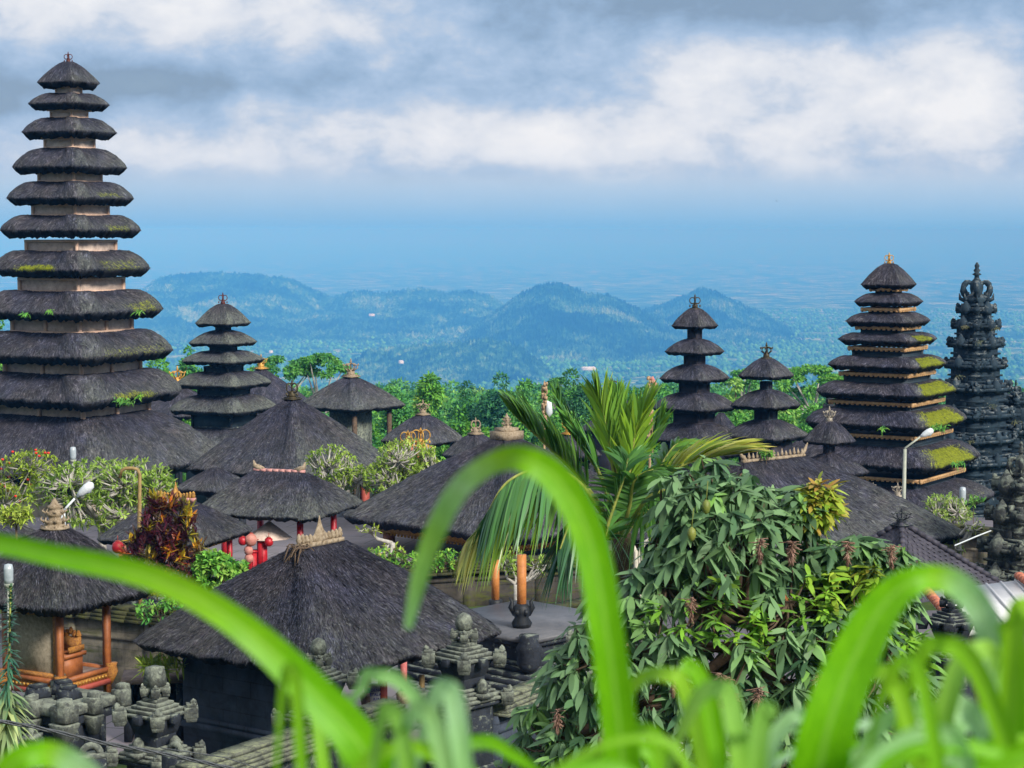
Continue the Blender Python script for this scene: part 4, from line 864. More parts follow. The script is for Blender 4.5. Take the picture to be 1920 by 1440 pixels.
# flat slab shelter beside the timber house
p = P(292, 1268, 40.5); g = gz(40.5); r = thing('slab_shelter', 'low flat concrete slab shelter with dark opening behind the blunt stone pinnacle', 'shelter', (p.x, 40.5, g), .12)
b = MB(); b.box((0, 0, p.z - g), (.66, .5, .045)); b.build('roof', MUD, r)
b = MB(); b.box((-.54, 0, (p.z - g) / 2), (.08, .42, (p.z - g) / 2 - .05)); b.box((.5, 0, (p.z - g) / 2), (.08, .42, (p.z - g) / 2 - .05)); b.box((0, .38, (p.z - g) / 2), (.5, .05, (p.z - g) / 2 - .05)); b.build('wall', DSTONE, r)

# stone altar in the lower left with bulky corner blocks
d = 34.5; p = P(112, 1318, d); g = gz(d); r = thing('stone_altar', 'dark stone altar with bulky pale corner blocks, below the raised timber house', 'altar', (p.x, d + .2, g), frame_of(112, d, math.radians(2)))
T = p.z - g; q = M(112, d) / math.sqrt(2)
b = MB(); b.box((0, 0, T * .42), (q * .74, q * .74, T * .42)); b.box((0, 0, T * .9), (q * .86, q * .86, T * .05))
for s_ in (-1, 1):
    for f in (-.55, 0, .55): b.box((s_ * q * .76, f * q, T * .42), (.03, .05, T * .36)); b.box((f * q, s_ * q * .76, T * .42), (.05, .03, T * .36))
b.box((0, 0, .3), (q * 1.05, q * 1.05, .3)); b.build('body', DSTONE, r, bevel=.02)
b = MB(); b.box((0, 0, T - .03), (q * .97, q * .97, .085)); b.build('slab', PSTONE, r, bevel=.02)
for x, y in ((1, 1), (1, 0), (0, 1), (1, -1), (-1, 1), (-1, -1)):
    s = .17 if (x, y) == (1, 1) else .125; b = MB(); cx_, cy_ = x * q * .99, y * q * .99
    b.box((cx_, cy_, T + .0), (s, s, .15)); b.box((cx_, cy_, T + .19), (s * .62, s * .62, .06)); b.box((cx_ + s * .35 * x, cy_ + s * .35 * y, T + .12), (s * .65, s * .65, .12)); b.box((cx_, cy_, T - .34), (s * .62, s * .62, .17), 0, 1.9)
    jitter(b, .012, random.Random(5)); b.build('corner_block', PSTONE, r, bevel=.02)
for k, (x, y, nm) in enumerate(((-.35, -.3, 'urn'), (.3, -.5, 'urn'), (.05, .25, 'urn'))):
    o = thing('stone_offering_block', ['low dark stone block on the altar slab under the timber house, left one', 'low dark stone block on the altar slab behind the right corner block', 'broken stone tray lying on the middle of the altar slab'][k], 'stone block', r.matrix_basis @ Vector((x * q, y * q, T + .055)), .4 * k)
    b = MB(); b.box((0, 0, .09), (.2, .15, .09), .2, .8); b.box((0, 0, .20), (.13, .1, .03), .5); b.build('block', DSTONE, o)
for i, (px, py, d, s, lab) in enumerate([(170, 1420, 31, .2, 'broken arch shaped stone fragment at the bottom left under the cables'), (60, 1385, 31.5, .16, 'dark carved stone at the bottom left corner under the cables'), (330, 1415, 31.5, .17, 'dark stone stub with dry leaf in front of the blunt pinnacle')]):
    p = P(px, py, d); g = gz(d); o = thing('carved_stone_stub', lab, 'carved stone', (p.x, d, g), .5 + i)
    b = MB(); T = p.z - g; b.box((0, 0, T / 2), (s, s, T / 2)); b.box((0, 0, T * .8), (s * 1.3, s * 1.3, .05)); b.build('shaft', DSTONE, o, bevel=.02)
    b = MB(); b.tube(arc((0, 0, T), s * .8, 0, math.pi, 8, (1, 0), 1.2), .06, 6); b.box((0, 0, T + .02), (s * 1.05, s * .8, .04)); b.build('arch_top', PSTONE, o)

# big carved gate tower at the right
def gate_tower(label, px, d, phi_deg, levels, crown_py, mat, name='stone_gate_tower', tuft=True):
    rz = frame_of(px, d, math.radians(phi_deg)); p = P(px, crown_py[0], d); g = gz(d) - .5; root = thing(name, label, 'gate tower', (p.x, d, g), rz); zf = lambda py: P(px, py, d).z - g; rng = random.Random(int(px))
    k = math.sqrt(2) * math.cos(math.radians(phi_deg))
    for i in range(len(levels)):
        py, half = levels[i]; nxt = levels[i + 1][0] if i + 1 < len(levels) else py + 60
        z = zf(py); zb = zf(nxt); a = M(half, d) / k * .80; body = a * .88; b = MB()
        b.box((0, 0, (z + zb) / 2), (body, body, (z - zb) / 2)); b.box((0, 0, (z + zb) / 2), (body * .5, body * 1.13, (z - zb) / 2 - .04)); b.box((0, 0, (z + zb) / 2), (body * 1.13, body * .5, (z - zb) / 2 - .04))
        H = z - zb
        for f, wd_, hh in ((.0, 1.08, .07), (.12, 1.18, .06), (.22, 1.05, .05), (.55, .99, .045), (.8, 1.0, .05), (.92, 1.08, .05)):
            b.box((0, 0, z - f * H), (a * wd_, a * wd_, hh * H)); 
            if f < .3: b.box((0, 0, z - f * H + .01), (a * wd_ * .5, a * wd_ * 1.15, hh * H)); b.box((0, 0, z - f * H + .01), (a * wd_ * 1.15, a * wd_ * .5, hh * H))
        for q_ in range(int(60 * a)):
            s = rng.uniform(-a, a); f = rng.choice([(s, a * 1.12), (s, -a * 1.12), (a * 1.12, s), (-a * 1.12, s)]); b.box((f[0], f[1], z + rng.uniform(-.1, .16) * H), (rng.uniform(.04, .10), rng.uniform(.04, .10), rng.uniform(.05, .16)), rng.uniform(0, .5))
        jitter(b, .012, rng); b.build('carved_tier', mat, root)
        for m_ in range(4):
            t = math.pi / 4 + m_ * math.pi / 2; b = MB(); R_ = a * 1.08 * math.sqrt(2); s = min(.26, .13 + a * .04)
            ear(b, R_ * math.cos(t) * .93, R_ * math.sin(t) * .93, z - .04 * H, s, t, rng); b.tube([(R_ * .75 * math.cos(t), R_ * .75 * math.sin(t), z - .25 * H), (R_ * .95 * math.cos(t), R_ * .95 * math.sin(t), z - .12 * H), (R_ * 1.04 * math.cos(t), R_ * 1.04 * math.sin(t), z + .1 * H), (R_ * 1.0 * math.cos(t), R_ * 1.0 * math.sin(t), z + .24 * H)], [s * .5, s * .55, s * .4, s * .15], 6)
            jitter(b, .01, rng); b.build('corner_antefix', mat, root)
        for t in (0, math.pi / 2):
            b = MB(); x, y = a * 1.2 * math.cos(t), a * 1.2 * math.sin(t); b.lathe([(.16, -.3), (.26, -.1), (.22, .12), (.1, .3), (.02, .42)], (x, y, z), 7); b.build('face_ornament', mat, root)
    # crown
    z0, z1 = zf(crown_py[0]), zf(crown_py[1]); h = z0 - z1; b = MB()
    b.lathe([(.30 * h, 0), (.33 * h, .05 * h), (.25 * h, .10 * h), (.36 * h, .17 * h), (.20 * h, .26 * h), (.13 * h, .30 * h), (.155 * h, .42 * h), (.14 * h, .55 * h), (.06 * h, .64 * h), (.05 * h, .70 * h), (.11 * h, .73 * h), (.05 * h, .77 * h), (.08 * h, .82 * h), (.04 * h, .87 * h), (.06 * h, .92 * h), (.02 * h, h)], (0, 0, z1), 10)
    for m_ in range(8):
        t = m_ * math.pi / 4; ax = (math.cos(t), math.sin(t))
        b.tube([(ax[0] * .24 * h, ax[1] * .24 * h, z1 + .12 * h), (ax[0] * .36 * h, ax[1] * .36 * h, z1 + .18 * h), (ax[0] * .38 * h, ax[1] * .38 * h, z1 + .30 * h)], [.05 * h, .045 * h, .01 * h], 5)
        if m_ % 2: b.tube(arc((ax[0] * .18 * h, ax[1] * .18 * h, z1 + .40 * h), .115 * h, -1.7, 2.6, 9, ax, 1.35), [.085 * h] * 4 + [.07 * h] * 3 + [.05 * h] * 3, 6)
    b.build('crown_finial', mat, root)
    return root
gate_tower('towering dark carved stone gate with curled crown, right of the nine roofed pagoda', 1832, 96, 2, [(578, 40), (607, 50), (641, 58), (680, 64), (722, 76), (771, 82), (818, 88), (860, 86), (905, 90)], (492, 575), CSTONE)
gate_tower('lower carved side wing of the dark stone gate at the right edge', 1905, 97, 2, [(745, 44), (800, 60), (860, 70), (915, 72)], (712, 742), CSTONE, name='stone_gate_wing')
gate_tower('mottled carved stone gate half in front of the dark gate at the right edge', 1915, 58, 2, [(905, 55), (960, 70), (1020, 84), (1075, 92), (1110, 92)], (828, 900), mottled('mottled_gate_stone', (.012, .014, .017), (.06, .065, .062), 2.2, .85, (.15, .16, .14), lichen=1.0, bstr=.8, bdist=.04), name='carved_side_gate')
pinnacle('small dark stone pinnacle behind the two roofed shrine tower', 1556, 742, 112, 1.6, .8, 0, mat=DSTONE, side=False)
# small shrines with gold crowns behind the middle frangipani
for px, y0, y1, lab, d in ((765, 806, 836, 'left gold crowned little shrine behind the middle frangipani tree', 76), (789, 801, 838, 'right gold crowned little shrine with an aerial beside it', 76.5)):
    p = P(px, y1, d); g = gz(d); r = thing('gilded_shrine', lab, 'shrine', (p.x, d, g), .3, 'little gold crowned shrines')
    b = MB(); h = p.z - g; b.box((0, 0, h / 2), (.17, .17, h / 2)); b.box((0, 0, h - .1), (.24, .24, .06)); b.build('brick_pillar', TERRA, r); crown(r, h, M(y1 - y0, d), GOLD, 'loops', 1.5)
for px, y0, y1, lab, d in ((1637, 903, 918, 'left of two thin crowned shrine tops before the nine roofed pagoda', 74), (1683, 903, 930, 'right of two thin crowned shrine tops, touching the tall lamp post', 74.5)):
    p = P(px, y1, d); g = gz(d); r = thing('thin_shrine', lab, 'shrine', (p.x, d, g), .3, 'thin crowned shrines')
    b = MB(); h = p.z - g; b.box((0, 0, h / 2), (.12, .12, h / 2)); b.lathe([(.4, h - .3), (.1, h)], n=8); b.build('pillar', DSTONE, r); crown(r, h - .02, M(y1 - y0, d), SILV, 'cage', 1.2)
# tiled roof
def tiled(label, px, py_top, d, half_px, py_eave, phi, base_z=None):
    rz = frame_of(px, d, math.radians(phi)); p = P(px, py_top, d); g = gz(d); r = thing('tiled_pavilion', label, 'pavilion', (p.x, d, g), rz); zt = p.z - g; ze = P(px, py_eave, d).z - g; a = M(half_px, d) / math.sqrt(2)
    b = MB(); rows = 17
    for f in range(4):
        c, s = math.cos(f * math.pi / 2), math.sin(f * math.pi / 2)
        for j in range(rows):
            t0, t1 = j / rows, (j + 1.12) / rows; a0, a1 = a * t0 + .03, min(a * t1, a * 1.01) + .03; z0, z1 = zt - (zt - ze) * t0 ** .93, zt - (zt - ze) * min(1, t1) ** .93 + .0
            nc = max(2, int(a1 * 2 / .17))
            for i in range(nc):
                y0 = -a1 + 2 * a1 * i / nc; y1 = -a1 + 2 * a1 * (i + 1) / nc; k0 = a0 / a1
                pts = [(a0, y0 * k0, z0), (a0, y1 * k0, z0), (a1, y1, z1 + .015), (a1, y0, z1 + .05), (a0, (y0 * .75 + y1 * .25) * k0, z0 + .045), (a1, (y0 * .6 + y1 * .4), z1 + .085), (a1, y1, z1 - .02), (a1, y0, z1 - .02)]
                V = [(x * c - y * s, x * s + y * c, z) for x, y, z in pts]; b.add(V, [(0, 3, 5, 4), (4, 5, 2, 1), (7, 6, 2, 5)], [(7, 5, 3)])
    b.build('tile_roof', mottled('dark_roof_tile', (.02, .02, .03), (.07, .065, .085), 3, .6, (.14, .12, .12), bstr=.3), r)
    b = MB()
    for f in range(4):
        t = math.pi / 4 + f * math.pi / 2
        for j in range(14):
            q0, q1 = j / 14, (j + 1.15) / 14; R_ = a * math.sqrt(2)
            b.tube([(R_ * q0 * math.cos(t), R_ * q0 * math.sin(t), zt - (zt - ze) * q0 + .07), (R_ * q1 * math.cos(t), R_ * q1 * math.sin(t), zt - (zt - ze) * q1 + .09)], [.055, .075], 7)
    b.build('hip_tiles', MATS['dark_roof_tile'], r)
    for sx in (-1, 1):
        for sy in (-1, 1): b = MB(); b.box((sx * a * .8, sy * a * .8, ze / 2), (.08, .08, ze / 2)); b.build('post', BARK, r)
    crown(r, zt, M(34, d), DSTONE, 'cage', 1.5); return r, a, zt, ze
tiled('small dark tiled pyramid roof with a green black cage crown, behind the bent right blade', 1690, 985, 46, 190, 1098, 3)
# white sheet roof with terracotta ridges
a_ = [P(1735, 1110, 39), P(1930, 1085, 41), P(1990, 1150, 38), P(1800, 1188, 35.5)]
c = sum(a_, Vector()) / 4; g = gz(39); r = thing('sheet_roof_shed', 'white sheet roofed shed with terracotta ridge rolls, at the right edge', 'shed', (c.x, c.y, g))
V = [x - Vector((c.x, c.y, g)) for x in a_]; b = MB(); b.add(V + [x - Vector((0, 0, .08)) for x in V], [(0, 3, 2, 1), (4, 5, 6, 7), (0, 1, 5, 4), (1, 2, 6, 5), (2, 3, 7, 6), (3, 0, 4, 7)])
for i in range(1, 7): b.bar(V[0].lerp(V[1], i / 7) + Vector((0, 0, .01)), V[3].lerp(V[2], i / 7) + Vector((0, 0, .01)), .02)
b.build('sheet_roof', WHITER, r)
for a1, b1 in ((V[0], V[3]), (V[0] * .12 + V[1] * .88 + Vector((0, 0, .05)), V[2] + Vector((0, 0, .05)))):
    b = MB()
    for i in range(15): b.tube([a1.lerp(b1, i / 15) + Vector((0, 0, .05)), a1.lerp(b1, (i + 1.1) / 15) + Vector((0, 0, .07))], [.075, .095], 8)
    b.build('ridge_roll', TERRA, r)
b = MB(); z_ = V[3].z - .6; b.box((.3, .1, z_ / 2), (.8, 1.0, z_ / 2)); b.build('wall', MUD, r)

# stone platform with statue and orange poles
d = 46; cpx, cpy = 985, 1160; p = P(cpx, cpy, d); g = gz(d); rz = frame_of(cpx, d, math.radians(2)); r = thing('stone_platform', 'dark stepped stone platform with smooth grey top, behind the round bud pinnacle', 'platform', (p.x, d, g), rz); T = p.z - g; q = 1.75
b = MB(); b.box((0, 0, T - .05), (q, q, .05)); b.build('slab_top', mottled('smooth_slab', (.07, .075, .085), (.13, .13, .14), 1.5, .5, (.22, .18, .16)), r)
b = MB(); b.box((0, 0, T - .16), (q * .96, q * .96, .06)); b.box((0, 0, T - .4), (q * .88, q * .88, .2)); b.box((0, 0, T - .62), (q * .94, q * .94, .05))
for j in range(5): b.box((0, 0, T - .72 - j * .12), (q * (.98 + .07 * j), q * (.98 + .07 * j), .062))
b.box((0, 0, (T - 1.3) / 2), (q * 1.4, q * 1.4, max(.05, (T - 1.3) / 2))); b.build('stepped_base', DSTONE, r, bevel=.02)
b = MB(); b.lathe([(.15, T - .7), (.28, T - .55), (.24, T - .3), (.30, T - .2), (.2, T - .05), (.22, T + .1)], (q * .95, q * .95, 0), 8); b.build('corner_pedestal', DSTONE, r)
def orange_pole(px, pyt, pyb, d, rad, label, statue):
    p0 = P(px, pyb, d); p1 = P(px, pyt, d); o = thing('orange_pole', label, 'pole', (p0.x, d, p0.z), 0, 'orange painted poles'); b = MB(); b.tube([(0, 0, .0), (0, 0, p1.z - p0.z)], rad, 10); b.build('shaft', ORCLOTH, o)
    b = MB()
    if statue:
        b.lathe([(.2, -.34), (.24, -.24), (.16, -.12), (.21, -.02), (.19, .12), (.13, .2)], n=9)
        for s_ in (-1, 1): b.tube([(s_ * .14, 0, -.05), (s_ * .24, 0, .12), (s_ * .21, 0, .24), (s_ * .28, 0, .34)], [.07, .07, .045, .012], 6); b.lathe([(.02, 0), (.07, .05), (.04, .14)], (s_ * .1, -.17, -.05), 6)
        b.build('winged_statue_base', BLACKM, o)
    else: b.lathe([(.16, -.26), (.17, 0), (.13, .02)], n=10); b.build('socket', BLACKM, o)
orange_pole(978, 1040, 1148, 45, .11, 'bright orange pole in a winged black statue base, under the palm fronds', True)
orange_pole(929, 1050, 1125, 49, .10, 'duller orange pole in a plain black socket, left of the winged statue', False)
# red pavilion contents
lan = [(470, 1012, .19, PAPER), (466, 1032, .14, PAPER), (467, 1047, .14, PAPER), (504, 1016, .14, RED), (455, 1014, .14, RED), (221, 1026, .17, RED)]
lab = ['largest pink paper lantern under the horned ridge roof', 'middle pink paper lantern of the hanging string', 'lowest pink paper lantern of the hanging string', 'bright red lantern right of the red posts', 'bright red lantern left of the big pink one', 'round red lantern below the gilded crest roof, left of the red leaved shrub']
for (px, py, s, mt), l_ in zip(lan, lab):
    p = P(px, py, 60.2 if px > 300 else 55); o = thing('lantern', l_, 'lantern', p, 0, 'paper lanterns'); b = MB(); b.lathe([(s * .45, -s * .95), (s * .85, -s * .6), (s, 0), (s * .85, s * .6), (s * .45, s * .95)], n=14); b.build('shade', mt, o, smooth=True)
    b = MB(); b.lathe([(s * .4, s * .9), (s * .4, s * 1.1)], n=8); b.tube([(0, 0, s), (0, 0, s * 1.9)], .012, 4); b.build('cap', REDWOOD, o)
for px, py, hh, l_ in ((474, 1095, 1.0, 'red cloth wrapped pedestal under the pink lanterns'), (492, 1085, 1.2, 'tall red draped pillar with cream banner lettering')):
    p = P(px, py, 60.4); o = thing('red_pedestal', l_, 'pedestal', p, .3); b = MB(); b.box((0, 0, hh / 2), (.13, .13, hh / 2)); b.box((0, 0, hh), (.16, .16, .03)); [b.tube([(.13 * math.cos(q), .13 * math.sin(q), 0), (.12 * math.cos(q), .12 * math.sin(q), hh * .95)], .035, 5) for q in np.linspace(0, 6.28, 9)[:-1]]; b.build('cloth', RED, o); b = MB(); b.box((0, 0, .08), (.27, .27, .08)); b.build('base', REDWOOD, o)
p = P(520, 1072, 57); o = thing('draped_table', 'cream draped table between red posts and the nearest centre roof', 'table', (p.x, 57, p.z - .75), .25); b = MB(); b.box((0, 0, .4), (.62, .42, .4)); b.build('cloth', CREAM, o); b = MB(); b.box((0, 0, .82), (.66, .46, .02)); b.build('top', PAPER, o)
b = MB(); b.lathe([(.03, 0), (.7, .0), (.66, .03), (.03, .5)], n=10); p = P(505, 1008, 60.8); o = b.build('ceremonial_parasol', CREAM, None, p); tag(o, 'small cream ceremonial parasol behind the red posts', 'parasol')
# things under the centre pavilion
def post_pole(px, pyt, pyb, d, rad, mats_, label):
    p0 = P(px, pyb, d); p1 = P(px, pyt, d); o = thing('painted_post', label, 'post', p0, 0, 'painted posts in the centre yard'); h = p1.z - p0.z; b = MB(); b.tube([(0, 0, h * .22), (0, 0, h)], rad, 9); b.build('shaft', mats_[0], o); b = MB(); b.tube([(0, 0, 0), (0, 0, h * .22)], rad * 1.08, 9); b.build('green_foot', GREENC, o)
    b = MB(); b.lathe([(rad * 1.8, -.28), (rad * 2.4, -.05), (rad * 1.4, .02)], n=8); b.build('pedestal', CLAY, o)
post_pole(757, 1236, 1296, 43.5, .075, [mottled('red_white_paint', (.35, .03, .03), (.5, .2, .18), 5, .6)], 'red and white post with green foot, seen under the centre eave')
post_pole(690, 1246, 1300, 42.5, .075, [DIRTW], 'pale brown post with green foot beside the small notice board')
post_pole(791, 1265, 1330, 41, .06, [OCHRE], 'ochre banded post near the side steps of the round bud pinnacle')
pg = P(708, 1335, 41.5); o = thing('notice_board', 'small white notice board with blue lettering under the centre eave', 'sign', (pg.x, 41.5, pg.z), .12)
b = MB(); b.box((0, 0, .33), (.15, .02, .22)); b.build('board', WHITEP, o)
b = MB(); b.bar((-.13, .02, 0), (-.13, .02, .55), .012); b.bar((.13, .02, 0), (.13, .02, .55), .012); b.box((0, .06, .57), (.17, .10, .012)); b.build('frame', GREYP, o)
INK = mottled('blue_ink', (.01, .02, .25), (.02, .04, .35), 5, .6)
for i, tx in enumerate(['DENAH', 'ETALASE', 'JUAL']):
    cu = bpy.data.curves.new('lettering', 'FONT'); cu.body = tx; cu.size = .085; cu.align_x = 'CENTER'; cu.extrude = .003; tq = bpy.data.objects.new('lettering', cu); COL.objects.link(tq); me = bpy.data.meshes.new_from_object(tq.evaluated_get(bpy.context.evaluated_depsgraph_get())); bpy.data.objects.remove(tq); me.materials.clear(); me.materials.append(INK); to = bpy.data.objects.new('lettering', me); COL.objects.link(to); to.parent = o; to.location = (0, -.028, .44 - i * .095); to.rotation_euler = (math.pi / 2, 0, 0)

# ------------------------------------------------------------------ lamps, poles, cables, bird
def lamp(label, pole, head, rad, mat, kind='cobra', base_d=None):
    d = pole[0][2]; p0 = P(*pole[0]); g = gz(d); r = thing('lamp_post', label, 'lamp post', (p0.x, d, g), 0, 'lamp posts in the temple yard'); O = Vector((p0.x, d, g))
    pts = [Vector((0, 0, 0)), P(*pole[0]) - O] + [P(*q) - O for q in pole[1:]]
    b = MB(); b.tube(pts[:3] if kind == 'cobra' else pts, [rad * 1.3] * 2 + [rad] * (len(pts[:3] if kind == 'cobra' else pts) - 2), 8); b.build('pole', mat, r)
    if kind == 'cobra': b = MB(); b.tube(pts[2:], rad * .6, 7); b.build('arm', mat, r)
    if head:
        hp = P(head[0], head[1], d) - O; s = head[2]; dr = (hp - pts[-1]).normalized() if kind == 'cobra' else Vector((0, 0, 1))
        if kind == 'cobra':
            b = MB(); b.tube([hp - dr * s * 1.1, hp - dr * s * .5, hp + dr * s * .2, hp + dr * s * .8, hp + dr * s * 1.0], [s * .12, s * .38, s * .5, s * .42, s * .12], 10); b.build('lamp_head', WHITEP, r, smooth=True)
            b = MB(); u = Vector((0, 0, -s * .2)); b.tube([hp - dr * s * .15 + u, hp + dr * s * .35 + u * 1.25, hp + dr * s * .8 + u], [s * .2, s * .42, s * .2], 10); b.build('lens', GLASS, r, smooth=True)
        else:
            b = MB(); b.lathe([(s * .45, -s), (s * .5, -.6 * s), (s * .52, .5 * s), (s * .42, s), (s * .1, s * 1.08)], hp, 12); b.build('glass_cylinder', GLASS, r, smooth=True); b = MB(); b.lathe([(s * .35, -s * 1.5), (s * .55, -s * 1.05), (s * .3, -s)], hp, 10); b.build('collar', GREYP, r)
lamp('tall pale lamp post with angled arm and white head, before the nine roofed pagoda', [(1694, 960, 68), (1697, 842, 68), (1697, 840, 68), (1727, 818, 68)], (1738, 812, .24), .055, GREYP)
lamp('bent ochre lamp hook arching over the left frangipani tree', [(261, 1010, 54), (262, 890, 54), (258, 880, 54), (248, 878, 54), (236, 878, 54), (228, 882, 54), (225, 896, 54)], None, .05, OCHRE, 'hook')
lamp('slanting arm with a blue white lamp head in the left frangipani leaves', [(118, 960, 52), (120, 958, 52), (124, 952, 52), (140, 935, 52)], (160, 918, .26), .05, WHITEP)
lamp('lamp post with a glass cylinder poking out of the left frangipani tree', [(137, 900, 72), (137, 862, 72)], (137, 850, .22), .05, GREYP, 'cyl')
lamp('lamp post with a glass cylinder beside the small right frangipani', [(1805, 980, 71), (1805, 945, 71)], (1805, 926, .23), .05, GREYP, 'cyl')
lamp('white globe lamp at the left edge behind the spiky lily', [(16, 1180, 34), (16, 1095, 34)], (16, 1076, .16), .02, GREYP, 'cyl')
d = 43; p = P(1196, 1100, d); g = gz(d); r = thing('twin_arm_lamp', 'cream twin armed pipe post behind the drooping palm leaves', 'lamp post', (p.x, d, g)); O = Vector((p.x, d, g))
b = MB()
for s_ in (-1, 1): b.tube([Vector((s_ * .04, 0, 0)), P(1196, 1060, d) - O + Vector((s_ * .04, 0, 0)), P(1196 + s_ * 4, 1035, d) - O, P(1196 + s_ * 12, 1018, d) - O, P(1196 + s_ * 36, 1004, d) - O], .05, 8)
b.build('pipe', mottled('cream_pipe', (.5, .46, .38), (.66, .6, .5), 6, .5), r)
for (px, yt, yb, d, w_, lab) in ((1217, 708, 850, 92, .13, 'leaning weathered bamboo offering pole with a pink tip, left of the five roofed pagoda'), (1019, 714, 800, 94, .12, 'offering pole with a white cloth bag, above the left palm fronds')):
    p = P(px, yt, d); g = gz(d); r = thing('offering_pole', lab, 'pole', (p.x, d, g), 0, 'bamboo offering poles'); h = p.z - g; rr = random.Random(px)
    b = MB(); b.tube([(.1, 0, 0), (.05, 0, h * .5), (0, 0, h - .3), (.05, 0, h)], [w_ * .5, w_ * .5, w_ * .4, .02], 7)
    for i in range(90): z = h - rr.random() ** .8 * M(yb - yt, d); t = rr.uniform(0, 6.3); b.box((.05 + w_ * math.cos(t) * .8, w_ * math.sin(t) * .8, z), (.05, .05, .07), t)
    b.build('wrapped_shaft', mottled('dry_palm_wrap', (.25, .14, .09), (.50, .36, .20), 9, .9, (.62, .45, .36)), r)
    b = MB(); b.tube([(0, 0, h - .1), (.12, 0, h - .0), (.3, 0, h - .35), (.34, 0, h - .6)], [.02, .1, .09, .02], 6) if px > 1100 else b.tube([(.1, 0, h - .9), (.24, 0, h - 1.05), (.26, 0, h - 1.5), (.2, 0, h - 1.75)], [.02, .16, .18, .04], 7); b.build('hanging_tip' if px > 1100 else 'cloth_bag', PAPER if px > 1100 else WHITEP, r)
# cables
def cable(label, pts, rad, tw=0, mat=CABLE):
    P3 = [P(*q) for q in pts]; L = []
    for i in range(len(P3) - 1):
        for k in range(10): L.append(P3[i].lerp(P3[i + 1], k / 10))
    L.append(P3[-1]); O = L[0].copy(); b = MB()
    for s_ in ((0, 1, 2) if tw else (0,)):
        Q = []
        for k, p_ in enumerate(L):
            t = k * .55 + s_ * 2.1; Q.append(p_ - O + (Vector((0, math.cos(t), math.sin(t))) * tw)); 
        b.tube(Q, rad, 6)
    o = b.build('overhead_cable', mat, None, O, smooth=True); tag(o, label, 'cable'); return o
cable('twisted black overhead cable bundle crossing the bottom left corner', [(-60, 1343, 22), (60, 1362, 22.3), (200, 1394, 22.6), (320, 1416, 22.9), (420, 1438, 23.2), (560, 1475, 23.6)], .011, .016)
cable('single thin grey cable from the carved side gate to the tiled roof', [(1790, 1023, 56), (1830, 1006, 57), (1858, 995, 57.5)], .02, 0, WHITEP)
cable('thin dark cable just above the twisted bundle', [(300, 1402, 26), (420, 1420, 26), (520, 1452, 26)], .008, 0)
p = P(1456, 377, 120); b = MB(); b.add([(-.03, -.10, .0), (.03, -.10, 0), (0, .12, .02), (0, 0, .05), (0, 0, -.03)], [], [(0, 1, 3), (1, 2, 3), (2, 0, 3), (1, 0, 4), (2, 1, 4), (0, 2, 4)])
b.add([(0, .03, 0), (0, -.05, 0), (-.16, -.04, .14), (.17, -.03, -.02)], [], [(0, 1, 2), (0, 3, 1)]); o = b.build('bird', BLACKM, None, p); tag(o, 'tiny dark bird flying alone in the pale sky', 'bird'); o['kind'] = 'thing'
# ------------------------------------------------------------------ trees of the forest beyond
def crown_leaves(rng, blobs, n_per, size, tone_base=.35, tone_var=.25, flat=1.0, drop=.2):
    """blobs: (x, y, z, r). leaf faces spread through the outer part of each blob; returns an LB"""
    lb = LB()
    for (x, y, z, r_) in blobs:
        n_ = max(12, int(n_per * (r_ ** 1.6))); d_ = rdir(rng, n_, .35); rad = r_ * rng.uniform(.45, 1.06, n_) ** .6
        Pn = np.array([x, y, z]) + d_ * rad[:, None] * np.array([1, 1, flat])
        dd = d_ + rng.normal(0, .55, (n_, 3)); dd[:, 2] -= drop; dd /= np.linalg.norm(dd, axis=1)[:, None]
        N_ = d_ + rng.normal(0, .35, (n_, 3)) + np.array([0, 0, .5]); tone = np.clip(tone_base + rng.normal(0, tone_var) * .6 + rng.normal(0, tone_var * .5, n_), 0, 1)
        s = size * rng.uniform(.6, 1.3, n_); lb.add(*ribbons(Pn, dd, N_, s, s * .55, .15, (.4, 1, .2), tone))
    return lb
FG = 'trees of the forest beyond the temple'
tree_seed = [100]
